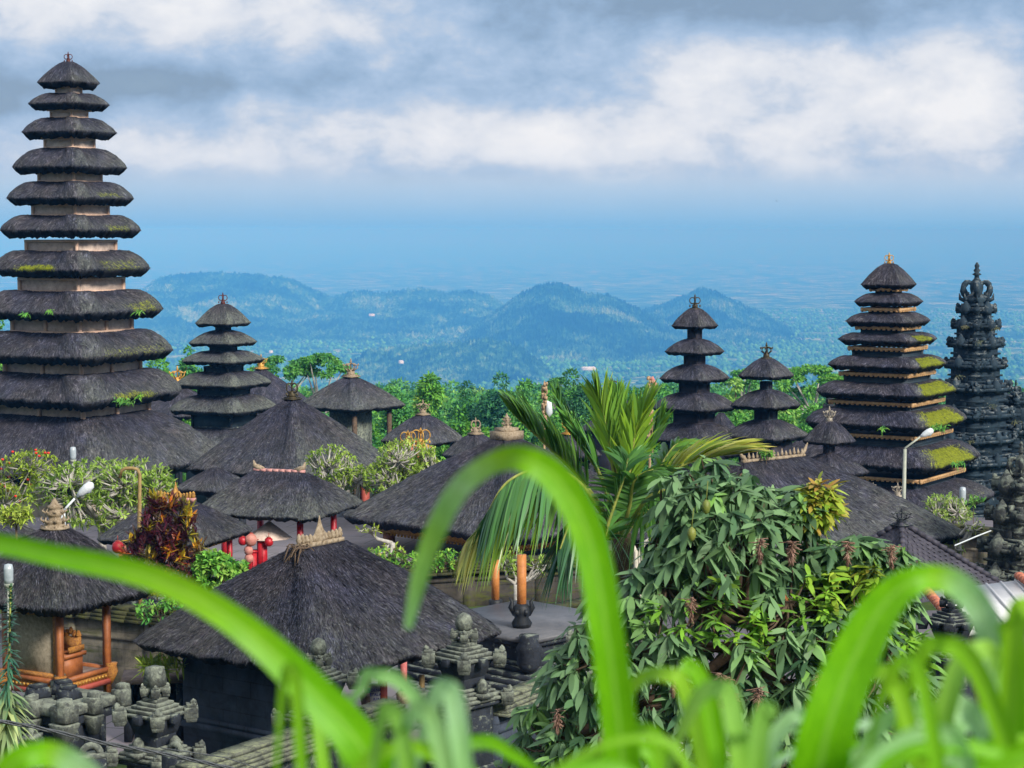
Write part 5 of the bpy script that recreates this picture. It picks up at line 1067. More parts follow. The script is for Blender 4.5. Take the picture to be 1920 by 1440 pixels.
def forest_tree(label, px, py_top, d, w_px, h_m, kind='round', tone=.35, name='forest_tree', leaf=.27, dens=420):
    tree_seed[0] += 1; rng = np.random.default_rng(tree_seed[0]); p = P(px, py_top, d); g = gz(d); H = p.z - g; R_ = M(w_px, d) / 2
    r = thing(name, label, 'tree', (p.x, d, g), 0, FG); blobs = []; b = MB()
    if kind == 'round':
        cz = H - h_m * .5
        for k in range(int(26 + R_ * 4)):
            v = rdir(rng, 1)[0]; q = rng.uniform(.25, .85); br = rng.uniform(.15, .36) * min(R_, h_m / 2) + .25
            blobs.append((v[0] * R_ * q, v[1] * R_ * q, cz + v[2] * h_m * .5 * q * .95, br))
        blobs.append((rng.normal(0, .2 * R_), 0, H - .25 * R_, .3 * R_))
    elif kind == 'conic':
        for k in range(30):
            t = rng.random() ** .8; rr = R_ * (.15 + .85 * (t)) * rng.uniform(.3, .9); an = rng.uniform(0, 6.28); blobs.append((rr * math.cos(an), rr * math.sin(an), H - .4 - t * h_m * .9, (.28 + .25 * t) * R_ * .8 + .25))
    elif kind == 'umbrella':
        for k in range(34):
            an = rng.uniform(0, 6.28); q = rng.random() ** .5 * R_; lay = rng.choice([0, 0, 0, 1, 2]); blobs.append((q * math.cos(an), q * math.sin(an) * .8, H - .5 - h_m * .22 * (q / R_) ** 2 - lay * h_m * .22, rng.uniform(.14, .26) * R_))
    lb = crown_leaves(rng, blobs, dens * (1.0 if kind != 'umbrella' else .8), leaf, tone, .22, flat=1 if kind != 'umbrella' else .28)
    lb.build('crown', L_TREE, r)
    tb = H - h_m * (.75 if kind != 'umbrella' else .62); b.tube([(0, 0, 0), (rng.normal(0, .15), 0, tb * .6), (0, rng.normal(0, .2), tb)], [.28 * (R_ / 4) ** .5 + .1, .22, .18], 7)
    for k in range(10 if kind == 'umbrella' else 7):
        q = blobs[int(rng.integers(len(blobs)))]; m_ = Vector((q[0] * .5, q[1] * .5, (tb + q[2]) / 2 - (.3 if kind == 'umbrella' else 0))); b.tube([(0, 0, tb * .92), m_, (q[0], q[1], q[2] - q[3] * .1)], [.15, .09, .03], 5)
    b.build('trunk', BARK if kind != 'umbrella' else PALEBARK, r); return r
ft = forest_tree
ft('flat layered pale umbrella tree right of the six roofed pagoda', 527, 662, 185, 130, 7, 'umbrella', .30)
ft('tall feathery bright green tree with open branches, left of the clay crowned roof', 600, 656, 165, 120, 7.5, 'umbrella', .55, leaf=.26, dens=480)
ft('light green rounded tree at the left end of the forest, right of the tallest pagoda', 300, 672, 150, 130, 8, 'round', .55)
ft('taller light green tree tuft directly left of the six roofed pagoda', 352, 652, 160, 46, 6, 'round', .5)
ft('small green tree glimpsed at the left edge behind the tallest pagoda', 5, 600, 150, 50, 9, 'round', .6)
ft('low green tree below the feathery tree, touching the grey open pavilion', 568, 738, 140, 110, 6, 'round', .35)
ft('pointed bright green tree with a peaked top above the round shouldered roof', 808, 692, 150, 95, 9, 'conic', .55)
ft('broad green tree directly right of the clay crowned grey roof', 752, 728, 160, 110, 8, 'round', .45)
ft('bluish green tree behind the pointed bright green tree', 870, 718, 185, 90, 8, 'round', .12)
ft('dark round tree between the pointed tree and the pale trees', 935, 702, 180, 92, 9, 'round', .15)
ft('pale grey green broad tree at the forest middle, left of the white bag pole', 985, 715, 150, 90, 10, 'round', .78)
ft('darker green slim tree in front of the pale grey green one', 980, 740, 138, 50, 9, 'conic', .5)
ft('dark high tree just left of the upright palm fronds', 1090, 695, 175, 100, 9, 'round', .12)
ft('flat topped dark tree right of the white bag pole', 1050, 702, 190, 70, 7, 'umbrella', .15)
ft('tangled grey green tree behind the left palm fronds', 1050, 735, 145, 110, 10, 'round', .7)
ft('leafy light tree low behind the ringed crown roof', 880, 765, 125, 80, 6, 'round', .5)
ft('light green tree between the palm and the bamboo pole', 1190, 730, 150, 80, 9, 'round', .3)
ft('green tree behind the leaning bamboo pole', 1240, 722, 155, 70, 9, 'round', .45)
ft('bright rounded light green tree between the five and three roofed pagodas', 1385, 712, 150, 80, 8, 'round', .85)
ft('low green tree below the three roofed pagoda eave', 1400, 765, 135, 90, 6, 'round', .5)
ft('pale umbrella tree peeping out left of the three roofed pagoda', 1395, 684, 200, 70, 6, 'umbrella', .45)
ft('wide flat crowned umbrella tree right of the three roofed pagoda', 1525, 680, 190, 160, 7, 'umbrella', .45)
ft('bright leafy green tree behind the right eave of the three roofed pagoda', 1470, 715, 150, 60, 8, 'round', .8)
ft('light green fluffy tree left of the nine roofed pagoda', 1520, 726, 140, 70, 8, 'round', .6)
ft('deeper green tree under the wide umbrella tree', 1560, 742, 160, 90, 7, 'round', .35)
ft('low green tree behind the small purple roof beside the shrine tower', 1480, 780, 125, 80, 5, 'round', .5)
ft('low green tree behind the gold crowned low roof', 1100, 790, 122, 90, 5, 'round', .45)
ft('low green tree just behind the dark round shouldered roof', 700, 775, 130, 90, 6, 'round', .4)
# the wood behind them, read as one mass
rngm = np.random.default_rng(77); lb = LB()
for (n_, y0, y1, px0, px1, pt0, pt1, R0, R1) in ((150, 150, 260, -60, 1800, 722, 775, 3.0, 5.0), (260, 260, 520, -60, 1980, 703, 732, 4, 7)):
    for k in range(n_):
        d = rngm.uniform(y0, y1); px = rngm.uniform(px0, px1); py = rngm.uniform(pt0, pt1); p = P(px, py, d); R_ = rngm.uniform(R0, R1); tn = rngm.choice([.1, .25, .45, .65, .8])
        bl = [(p.x + rngm.normal(0, R_ * .5), p.y + rngm.normal(0, R_ * .5), p.z - R_ * .7 - abs(rngm.normal(0, R_ * .5)), R_ * rngm.uniform(.35, .55)) for _ in range(6)]
        q = crown_leaves(rngm, bl, 70, .42 if y0 < 200 else .7, tn, .2); lb.V += [v for v in q.V]; lb.Q += [a + lb.n for a in q.Q]; lb.T += q.T; lb.n += q.n
o = lb.build('far_wood', L_TREE); o['kind'] = 'stuff'; o['label'] = 'wood beyond the temple yards'

# ------------------------------------------------------------------ frangipani, shrubs
def branching(label, name, px, py_base, d, crown_px, leafmat_, tone, barkmat, seed, leaf=.26, nleaf=11, levels=4, trunk_r=.09, spread=.7, trunk_px=None, lw=.28, droop=.5, extra=0, flowers=None, tonevar=.18, cat='tree', group=None, twigs=3):
    """crown_px = list of (px, py, rx, ry) ellipses that hold the crown"""
    rng = np.random.default_rng(seed); p = P(px, py_base, d); g = min(p.z, gz(d)); r = thing(name, label, cat, (p.x, d, g), 0, group); O = np.array((p.x, d, g)); b = MB(); lb = LB(); tips = []
    area = sum(e[2] * e[3] for e in crown_px)
    base = Vector((0, 0, 0)); fork = Vector((P(px, py_base - 22, d).x - p.x, 0, P(px, py_base - 22, d).z - g))
    b.tube([base, (base + fork) / 2 + Vector((.03, 0, 0)), fork], [trunk_r * 1.3, trunk_r * 1.1, trunk_r], 8)
    mains = []
    for e in crown_px:
        n_m = max(2, int(6 * e[2] * e[3] / area) + 1)
        for k in range(n_m):
            q = P(e[0] + rng.uniform(-.55, .55) * e[2], e[1] + rng.uniform(-.1, .6) * e[3], d); m_ = Vector((q.x, q.y, q.z)) - Vector(O) + Vector((0, rng.uniform(-.6, .6) * M(e[2], d), 0))
            mid = fork.lerp(m_, .5) + Vector((rng.normal(0, .1), rng.normal(0, .1), -.12)); b.tube([fork, mid, m_], [trunk_r * .7, trunk_r * .5, trunk_r * .38], 6); mains.append((m_, e, mid))
    ntip = extra or int(area / 26)
    for k in range(ntip):
        e = crown_px[int(rng.choice(len(crown_px), p=[q[2] * q[3] / area for q in crown_px]))]
        an = rng.uniform(0, 6.28); rr = rng.random() ** .42; q = P(e[0] + e[2] * rr * math.cos(an), e[1] + e[3] * rr * math.sin(an), d)
        dep = math.sqrt(max(0, 1 - rr * rr)) * M(e[2], d) * rng.uniform(-1, 1); t = Vector((q.x, q.y + dep, q.z)) - Vector(O); tips.append(t)
        m_, _, mid = min(mains, key=lambda z: (z[0] - t).length + rng.uniform(0, .3))
        if twigs: k1 = m_.lerp(t, .55) + Vector((rng.normal(0, .06), rng.normal(0, .06), -.08)); b.tube([m_, k1, t], [trunk_r * .32, trunk_r * .24, trunk_r * .16], 5)
        nl = int(rng.integers(nleaf - 3, nleaf + 4)); D = rdir(rng, nl, .55); D[:, 2] += .25 - droop * rng.random(nl) * .9; D /= np.linalg.norm(D, axis=1)[:, None]
        N_ = np.tile([0, 0, 1.0], (nl, 1)) + rng.normal(0, .3, (nl, 3)); B_ = np.tile(np.array(t), (nl, 1)) + rng.normal(0, .03, (nl, 3))
        tn = np.clip((tone(rng) if callable(tone) else tone) + rng.normal(0, tonevar) + rng.normal(0, .06, nl), 0, 1); L = leaf * rng.uniform(.6, 1.15, nl); lb.add(*ribbons(B_, D, N_, L, L * lw, droop * .5, (.3, 1, .8, .05), tn))
    b.build('branches', barkmat, r, smooth=True); lb.build('foliage', leafmat_, r)
    if flowers:
        for k in range(flowers):
            fb = MB(); t = tips[int(rng.integers(len(tips)))] + Vector((rng.normal(0, .1), -.1, rng.normal(0, .1))); fb.lathe([(.01, -.035), (.04, -.015), (.045, .012), (.015, .035)], t, 5); fb.build('flower', FLOWER, r)
    return r
br_ = branching
br_('wide frangipani tree with twisting pale branches in front of the tallest pagoda base', 'frangipani_tree', 190, 1000, 66, [(185, 905, 90, 42), (262, 905, 60, 40), (110, 915, 60, 45), (200, 950, 95, 40), (300, 918, 35, 25)], L_FRANG, .55, PALEBARK, 31, leaf=.23, nleaf=11, extra=760, trunk_r=.13, group='frangipani trees')
br_('frangipani tree with bare forked stems between the two widest left roofs', 'frangipani_tree', 660, 965, 76, [(622, 870, 45, 34), (650, 900, 50, 30)], L_FRANG, .55, PALEBARK, 32, leaf=.22, nleaf=10, trunk_r=.12, group='frangipani trees', extra=210)
br_('rounded yellow green frangipani tree in front of the two gold shrine crowns', 'frangipani_tree', 735, 960, 75, [(765, 865, 60, 42), (735, 895, 55, 35), (800, 875, 30, 32)], L_FRANG, .6, PALEBARK, 33, leaf=.2, nleaf=11, trunk_r=.12, group='frangipani trees', extra=420)
br_('small dome shaped frangipani tree right of the long roof, beside the glass lamp', 'frangipani_tree', 1790, 1010, 70, [(1772, 948, 36, 22), (1755, 965, 30, 16), (1800, 965, 22, 14)], L_FRANG, .7, PALEBARK, 34, leaf=.17, nleaf=9, trunk_r=.09, group='frangipani trees', extra=190)
br_('thin white limbed frangipani behind the orange poles', 'frangipani_tree', 968, 1118, 50, [(960, 1055, 30, 18), (1020, 1060, 34, 16)], L_FRANG, .5, PALEBARK, 35, leaf=.2, nleaf=6, trunk_r=.07, group='frangipani trees', extra=34)
br_('leaning white limbed frangipani between the horned roof and the widest roof', 'frangipani_tree', 735, 1040, 64, [(690, 990, 20, 9), (720, 1035, 40, 14)], L_FRANG, .6, PALEBARK, 36, leaf=.2, nleaf=6, trunk_r=.10, group='frangipani trees', extra=26)
br_('frangipani with white stubby limbs behind the tiled pyramid roof', 'frangipani_tree', 1795, 1040, 60, [(1790, 1025, 26, 14), (1822, 985, 22, 12)], L_FRANG, .5, PALEBARK, 37, leaf=.2, nleaf=6, trunk_r=.12, group='frangipani trees', extra=18)
br_('red flowered bush with arching twigs at the left edge', 'flowering_bush', 20, 1000, 56, [(20, 900, 52, 45), (60, 870, 45, 25), (0, 940, 45, 30)], L_FRANG, .35, PALEBARK, 38, leaf=.17, nleaf=12, trunk_r=.05, flowers=38, cat='bush')
br_('yellow green small bush left of the urn crowned roof', 'small_bush', 30, 1000, 50, [(30, 966, 28, 16)], L_FRANG, .7, BARK, 39, leaf=.2, nleaf=10, trunk_r=.03, extra=60, cat='bush')
br_('cordyline shrub with red, purple and yellow leaf rosettes before the gilded crest roof', 'cordyline_shrub', 312, 1120, 47, [(318, 985, 48, 48), (290, 1040, 60, 42), (350, 1035, 38, 40), (300, 950, 30, 18)], L_CORD, lambda q: q.choice([.05, .15, .3, .3, .5, .7, .85]), BARK, 40, leaf=.27, nleaf=15, trunk_r=.04, lw=.24, droop=.1, extra=230, tonevar=.12, cat='shrub')
br_('round glossy green bush right of the red leaved shrub', 'green_bush', 405, 1110, 46, [(405, 1075, 42, 34), (440, 1070, 25, 20), (395, 1050, 22, 16)], L_TREE, .75, BARK, 41, leaf=.15, nleaf=14, trunk_r=.03, lw=.5, extra=240, cat='bush')
br_('brown green undergrowth below the red leaved shrub', 'undergrowth', 320, 1130, 46, [(300, 1090, 60, 30), (345, 1085, 30, 25)], L_CORD, .4, BARK, 42, leaf=.16, nleaf=9, trunk_r=.02, extra=120, cat='bush', lw=.3)
br_('light green strappy plant tuft beside the slab shelter', 'strappy_plant', 305, 1272, 39.5, [(305, 1250, 38, 10)], L_FRANG, .7, BARK, 43, leaf=.38, nleaf=13, trunk_r=.02, lw=.14, extra=16, cat='plant', droop=.3)
br_('small leafy hedge plant against the stained grey wall', 'wall_plant', 300, 1160, 43, [(282, 1145, 26, 18), (322, 1135, 24, 12)], L_TREE, .6, BARK, 44, leaf=.12, nleaf=9, trunk_r=.02, extra=60, cat='plant', lw=.4)
br_('leafy low hedge on the long mossy retaining wall, under the widest roof', 'wall_hedge', 740, 1050, 57.5, [(720, 1042, 34, 14), (762, 1052, 40, 14), (840, 1050, 28, 16), (800, 1060, 40, 10)], L_TREE, .7, BARK, 45, leaf=.14, nleaf=10, trunk_r=.02, extra=170, cat='hedge', lw=.4)
br_('little green weed tuft growing on the toothed clay ridge', 'ridge_weed', 1437, 862, 60.5, [(1437, 850, 11, 6)], L_TREE, .7, BARK, 46, leaf=.14, nleaf=9, trunk_r=.01, extra=14, cat='weed', lw=.35)
br_('small shrub with bright leaves in front of the block walled side of the shed', 'small_shrub', 1825, 955, 66, [(1828, 940, 18, 7)], L_TREE, .8, BARK, 47, leaf=.2, nleaf=8, trunk_r=.01, extra=14, cat='shrub')
# moss plants hanging on the tallest pagoda and on the dark gate
def tufts(label, name, spots, seed, tone=.85, mat=L_TREE, size=.22):
    rng = np.random.default_rng(seed)
    for i, (px, py, d, n_, s, lab) in enumerate(spots):
        lb = LB(); p = P(px, py, d); n_ = int(n_); B_ = rng.normal(0, 1, (n_, 3)) * [M(s, d) * .55, .04, M(s * .3, d) * .6]; D = rdir(rng, n_, .2); D[:, 1] -= .3; D /= np.linalg.norm(D, axis=1)[:, None]
        gt = px > 1790 and d > 90; sz_ = size * (.7 if gt else 1); lb.add(*ribbons(B_, D, np.tile([0, -1, .4], (n_, 1)) + rng.normal(0, .3, (n_, 3)), sz_ * rng.uniform(.5, 1.2, n_), sz_ * .22, .5, (.4, 1, .2), np.clip(tone + rng.normal(0, .15, n_), 0, 1)))
        V = np.concatenate(lb.V); me = npmesh(name, V, np.concatenate(lb.Q), attrs={'tone': np.concatenate(lb.T)}, smooth=True); o = link(name, me, L_DRY if px > 1790 and d > 90 else mat, None, p); tag(o, lab, 'weed', 'weeds on roofs and ledges')
tufts('', 'weed_tuft', [(232, 752, 87.5, 70, 14, 'largest fern tuft on the second lowest roof of the tallest pagoda'), (262, 742, 88.5, 24, 5, 'small fern tuft right of the largest one on the tallest pagoda'), (94, 583, 88, 20, 5, 'round green weed on the fourth lowest roof of the tallest pagoda'),
     (48, 588, 88, 16, 6, 'thin weed left of the round one on the tallest pagoda'), (262, 583, 89.5, 20, 5, 'weed at the right corner of the fourth lowest roof of the tallest pagoda'), (1655, 803, 83.5, 18, 4, 'thin vine hanging over the gilded trim of the nine roofed pagoda'),
     (1760, 800, 84.5, 60, 14, 'weeds under the third lowest mossy eave of the nine roofed pagoda'), (1795, 868, 84, 30, 12, 'weeds under the second lowest mossy eave of the nine roofed pagoda'),
     (1808, 612, 93.5, 26, 5, 'dry tuft on the upper left ledge of the dark gate'), (1838, 640, 93, 26, 6, 'dry tuft on the middle ledge of the dark gate'), (1870, 615, 93.5, 24, 5, 'tuft on the upper right ledge of the dark gate'), (1797, 705, 92.5, 30, 6, 'pale tuft left on the lower ledge of the dark gate'),
     (1860, 760, 92, 30, 10, 'weeds on the long ledge of the dark gate'), (1822, 828, 92, 24, 8, 'weeds low on the left of the dark gate'), (1905, 790, 92.5, 24, 8, 'weeds on the side wing of the dark gate')], 51, .6)

# ------------------------------------------------------------------ palm
rngp = np.random.default_rng(61)
palm_d = 30; pb = P(1165, 1010, palm_d); palm = thing('young_coconut_palm', 'young coconut palm with upright and drooping fronds behind the arching grass blade', 'palm tree', (pb.x, palm_d, gz(palm_d)))
PO = Vector((pb.x, palm_d, gz(palm_d)))
b = MB(); b.tube([(0, 0, 0), (.05, 0, 3), (0, 0, P(1165, 1000, palm_d).z - PO.z)], [.2, .17, .15], 10); b.build('trunk', BARK, palm)
def frond(pts, leafL, t0=.15, tone=.4, n_=44, grav=.3, ang=55, side=(1, 1), width=.045, tonetip=0.0, up=(0, 0, 1), bend=.25):
    """pts: (px, py, depth offset) along the rachis; leafL in pixels"""
    Q = [P(x, y, palm_d + dz) - PO for x, y, dz in pts]; L = []
    for i in range(len(Q) - 1):
        p0 = Q[max(i - 1, 0)]; p1 = Q[i]; p2 = Q[i + 1]; p3 = Q[min(i + 2, len(Q) - 1)]
        for k in range(10):
            t = k / 10; L.append(.5 * ((2 * p1) + (p2 - p0) * t + (2 * p0 - 5 * p1 + 4 * p2 - p3) * t * t + (3 * p1 - p0 - 3 * p2 + p3) * t ** 3))
    L.append(Q[-1]); b = MB(); b.tube(L, [.035 * (1 - .8 * i / len(L)) + .004 for i in range(len(L))], 6)
    fr_ = b.build('frond', L_PALMSTEM, palm, smooth=True); B_ = []; D = []; N_ = []; LL = []; TT = []
    for k in range(n_):
        s = t0 + (1 - t0) * k / (n_ - 1); f = s * (len(L) - 1); i = min(int(f), len(L) - 2); p_ = L[i].lerp(L[i + 1], f - i); T_ = (L[i + 1] - L[i]).normalized()
        S_ = T_.cross(Vector(up)).normalized() if abs(T_.dot(Vector(up))) < .97 else Vector((1, 0, 0)); U_ = S_.cross(T_)
        for si, sg in enumerate((-1, 1)):
            if not side[si]: continue
            a_ = math.radians(ang * (1 - .45 * s) + rngp.normal(0, 5)); dv = T_ * math.cos(a_) + S_ * sg * math.sin(a_) * .92 + U_ * (.28 * math.sin(a_)) + Vector((0, 0, -grav)) + Vector(rngp.normal(0, .05, 3)); dv.normalize()
            B_.append(p_); D.append(dv); N_.append(U_ + S_ * sg * .5 + Vector(rngp.normal(0, .25, 3))); LL.append(M(leafL, palm_d) * (math.sin(math.pi * min(.97, .12 + .80 * s)) ** .6) * rngp.uniform(.85, 1.1)); TT.append(np.clip(tone + tonetip * s + rngp.normal(0, .07), 0, 1))
    V, Qd, T3 = ribbons(np.array(B_), np.array(D), np.array(N_), np.array(LL), width * rngp.uniform(.8, 1.2, len(B_)), bend, (.35, 1, .95, .7, .35, .03), np.array(TT))
    link('leaflets', npmesh('leaflets', V, Qd, attrs={'tone': T3}, smooth=True), L_PALM, fr_)
L_PALMSTEM = mottled('palm_stem', (.16, .20, .04), (.34, .36, .08), 8, .5)
frond([(1160, 1000, 0), (1090, 900, -.2), (1020, 830, -.3), (962, 775, -.3)], 150, .28, .40, 64, -.55, 58, tonetip=.0, width=.075)
frond([(1160, 1000, 0), (1120, 880, .1), (1062, 800, .2), (1045, 760, .2)], 125, .35, .42, 50, -.55, 46, width=.072)
frond([(1165, 1000, 0), (1150, 880, 0), (1132, 780, 0), (1122, 745, 0)], 120, .35, .62, 44, -.35, 24, width=.072)
frond([(1168, 1000, 0), (1178, 900, -.2), (1195, 800, -.2), (1215, 760, -.2)], 118, .25, .62, 44, -.30, 30, width=.072)
frond([(1168, 1000, 0), (1160, 900, -.1), (1150, 830, .1), (1110, 745, .2)], 90, .4, .7, 30, -.25, 32, width=.072)
frond([(1150, 1000, -.3), (1135, 1000, -.6), (1168, 900, -.7), (1178, 860, -.6)], 95, .2, .30, 44, .05, 62, width=.06)
frond([(1175, 1000, 0), (1225, 915, -.1), (1280, 872, -.2), (1340, 855, -.2), (1385, 850, -.2)], 135, .30, .80, 44, -.22, 48, tonetip=.1, width=.072)
frond([(1170, 1000, 0), (1225, 900, .2), (1262, 840, .4), (1285, 830, .5)], 120, .3, .45, 34, .05, 50, width=.075, bend=.7)
frond([(1165, 1000, 0), (1158, 880, 0), (1165, 800, 0), (1160, 755, 0)], 110, .3, .55, 46, -.4, 18, width=.07)
frond([(1160, 1000, 0), (1130, 900, .1), (1085, 830, .2), (1062, 790, .2)], 120, .35, .4, 40, -.3, 34, width=.07)
frond([(1168, 1000, 0), (1190, 900, .1), (1225, 830, .2), (1238, 790, .2)], 110, .35, .5, 40, -.3, 28, width=.07)
frond([(1165, 1000, -.2), (1180, 950, -.4), (1190, 900, -.6), (1225, 880, -.7)], 110, .2, .25, 40, .3, 60, width=.06)
frond([(1155, 1000, -.2), (1080, 900, -.8), (1010, 880, -1.1), (950, 905, -1.3), (915, 960, -1.3)], 138, .22, .22, 54, .9, 62, tonetip=.1, width=.065, bend=.35)
frond([(1150, 1010, -.2), (1060, 930, -.5), (980, 925, -.7), (920, 970, -.9), (875, 1015, -1)], 130, .25, .42, 50, .95, 60, tonetip=.55, width=.065, bend=.3)
frond([(1170, 1000, -.3), (1220, 930, -.8), (1290, 920, -1.0), (1330, 975, -1.1)], 130, .2, .3, 42, 1.1, 60, width=.065, bend=.4)
frond([(1170, 1005, -.3), (1200, 965, -.7), (1240, 975, -.9), (1270, 1030, -1.0)], 120, .2, .45, 34, 1.0, 55, width=.065, bend=.4)
frond([(1150, 1005, -.3), (1110, 960, -.8), (1075, 970, -1.0), (1050, 1030, -1.2)], 130, .2, .18, 40, 1.0, 55, width=.065, bend=.4)
frond([(1170, 1000, .2), (1230, 950, .3), (1300, 965, .3), (1330, 1010, .2)], 120, .2, .15, 36, .7, 60, width=.072)
# ------------------------------------------------------------------ mango tree
rngm = np.random.default_rng(71); md = 20.0
poly = [(945, 1445), (1000, 1330), (1040, 1230), (1075, 1175), (1110, 1120), (1150, 1080), (1205, 1045), (1232, 980), (1236, 915), (1265, 880), (1300, 880), (1350, 872), (1400, 880), (1445, 905), (1490, 915), (1530, 905), (1552, 935), (1520, 990), (1495, 1030), (1555, 1010), (1640, 1008), (1690, 1045), (1700, 1100), (1725, 1150), (1745, 1220), (1780, 1300), (1800, 1445)]
def inside(x, y):
    c = False; j = len(poly) - 1
    for i in range(len(poly)):
        xi, yi = poly[i]; xj, yj = poly[j]
        if (yi > y) != (yj > y) and x < (xj - xi) * (y - yi) / (yj - yi) + xi: c = not c
        j = i
    return c
def edged(x, y):
    m_ = 1e9
    for i in range(len(poly) - 1):
        a1 = np.array(poly[i]); b1 = np.array(poly[i + 1]); t = np.clip(np.dot(np.array((x, y)) - a1, b1 - a1) / np.dot(b1 - a1, b1 - a1), 0, 1); m_ = min(m_, np.linalg.norm(a1 + t * (b1 - a1) - (x, y)))
    return m_
bright = [(1385, 1125, 50, 46, .62), (1322, 1165, 48, 46, .58), (1420, 1180, 44, 32, .6), (1550, 1095, 56, 40, .66), (1615, 1085, 50, 38, .72), (1530, 1135, 46, 30, .6), (1540, 945, 30, 42, .85), (1255, 1150, 36, 30, .5), (1700, 1215, 50, 40, .62), (1262, 1135, 24, 18, .8), (1640, 1120, 36, 26, .66), (1440, 1230, 36, 30, .5), (1210, 1170, 30, 26, .45), (1500, 1000, 26, 26, .45), (1350, 1000, 20, 16, .5), (1330, 1400, 60, 30, .55), (1560, 1390, 60, 40, .6)]
mp = P(1440, 1260, md + .6); mg = gz(md + .6); mango = thing('mango_tree', 'large mango tree with drooping dark leaf clusters and bright young shoots', 'tree', (mp.x, mp.y, mg)); MO = Vector((mp.x, mp.y, mg))
lb = LB(); bk = MB(); fk = P(1437, 1170, md + .6) - MO; bk.tube([(0, 0, 0), P(1445, 1330, md + .6) - MO, P(1436, 1215, md + .6) - MO, fk], [.22, .18, .12, .09], 9); bk.tube([P(1436, 1215, md + .6) - MO, P(1443, 1140, md + .5) - MO, P(1450, 1060, md + .4) - MO], [.07, .05, .03], 7)
mains = [Vector(P(x, y, md + dz) - MO) for x, y, dz in ((1240, 960, .4), (1340, 940, .3), (1420, 960, .3), (1500, 960, .2), (1250, 1100, -.1), (1330, 1120, -.3), (1480, 1130, -.3), (1600, 1080, 0), (1120, 1220, 0), (1180, 1330, -.3), (1350, 1320, -.8), (1500, 1300, -.7), (1650, 1250, -.2), (1040, 1400, .1), (1300, 1030, .1), (1400, 1050, -.1), (1560, 1200, -.4), (1700, 1380, -.4))]
for m_ in mains: mid = fk.lerp(m_, .5) + Vector((rngm.normal(0, .1), .2, -.15)); bk.tube([fk.lerp(Vector((0, 0, fk.z - 1)), .25 * rngm.random()), mid, m_], [.07, .05, .03], 6)
cl = []; tries = 0
while len(cl) < 760 and tries < 60000:
    tries += 1; x = rngm.uniform(940, 1800); y = rngm.uniform(870, 1450)
    if not inside(x, y): continue
    e = edged(x, y); layer = rngm.random()
    if all((x - c[0]) ** 2 + (y - c[1]) ** 2 > (17 if layer < .7 else 10) ** 2 or abs(c[2] - layer) > .35 for c in cl[-400:]): cl.append((x, y, layer, e))
for k in range(95):
    an_ = rngm.uniform(0, 6.28); q_ = rngm.random() ** .5; cl.append((1622 + 88 * q_ * math.cos(an_), 1062 + 46 * q_ * math.sin(an_), rngm.uniform(0, .8), 30))
for k in range(60):
    an_ = rngm.uniform(0, 6.28); q_ = rngm.random() ** .5; cl.append((1530 + 30 * q_ * math.cos(an_), 945 + 32 * q_ * math.sin(an_), rngm.uniform(0, .44), 20))
dead = []; fruit = []
for (x, y, layer, e) in cl:
    shell = math.sqrt(max(0, min(1, e / 200))) * 1.2; x += rngm.normal(0, 9); y += rngm.normal(0, 9); dz = -shell + (layer * 2.4 * min(1, e / 60) if layer > .45 else layer * .35) + .45
    t = P(x, y, md + dz) - MO
    bt = max([(q[4] if ((x - q[0]) / q[2]) ** 2 + ((y - q[1]) / q[3]) ** 2 < 1 else 0) for q in bright])
    if layer > .45: bt = 0
    nl = int(rngm.integers(9, 16)); an = rngm.uniform(0, 2 * np.pi, nl) ; el = np.radians(rngm.uniform(-78, 12, nl)) if bt == 0 else np.radians(rngm.uniform(-50, 45, nl))
    D = np.column_stack([np.cos(an) * np.cos(el), np.sin(an) * np.cos(el) - .25, np.sin(el)]); D /= np.linalg.norm(D, axis=1)[:, None]
    N_ = np.column_stack([np.cos(an) * .3, np.sin(an) * .3 - .2, np.ones(nl)]) + rngm.normal(0, .3, (nl, 3)); B_ = np.tile(np.array(t), (nl, 1)) + rngm.normal(0, .025, (nl, 3))
    tn = np.clip((bt + rngm.normal(0, .07) if bt else float(rngm.choice([.05, .15, .25, .35, .45], p=[.2, .3, .25, .15, .1]))) + rngm.normal(0, .04, nl), 0, 1); L = (.27 if not bt else .20) * rngm.uniform(.65, 1.15, nl)
    lb.add(*ribbons(B_, D, N_, L, L * .27, .22, (.2, .85, 1, .8, .06), tn))
    m_ = min(mains, key=lambda q: (q - t).length); bk.tube([m_, m_.lerp(t, .5) + Vector((0, 0, -.06)), t], [.018, .013, .008], 4)
    if layer < .4 and not bt and rngm.random() < .07: dead.append(t)
bk.build('branches', BARK, mango, smooth=True); lb.build('foliage', L_MANGO, mango)
for k, (x, y) in enumerate([(1296, 1120), (1672, 1022), (1375, 1295), (1422, 1290), (1535, 1265), (1262, 1260), (1485, 1015), (1425, 1010), (1045, 1330), (1352, 1262), (1590, 1015)]):
    t = P(x, y, md - 1.15 + (.7 if x > 1560 or x < 1100 else 0)) - MO; b = MB(); hh = .22
    for j in range(110):
        s = rngm.random(); w_ = .035 * (1 - s) + .012; q = Vector((rngm.normal(0, w_), rngm.normal(0, w_), -s * hh * 1.15)); b.tube([t + Vector((0, 0, -s * hh * .8)), t + q], [.003, .006], 3)
    b.build('dead_blossom', DEADF, mango)
for x, y in ((1324, 951), (1297, 1002), (1133, 1378), (1128, 1392)):
    t = P(x, y, md - 1.0 + (.5 if y < 1050 else 0)) - MO; b = MB(); b.lathe([(.004, .075), (.035, .05), (.045, 0), (.03, -.05), (.005, -.07)], t, 9); b.tube([t + Vector((0, 0, .07)), t + Vector((.02, .05, .25))], .005, 4); b.build('mango_fruit', FRUIT if y < 1100 else MUD, mango, smooth=True)
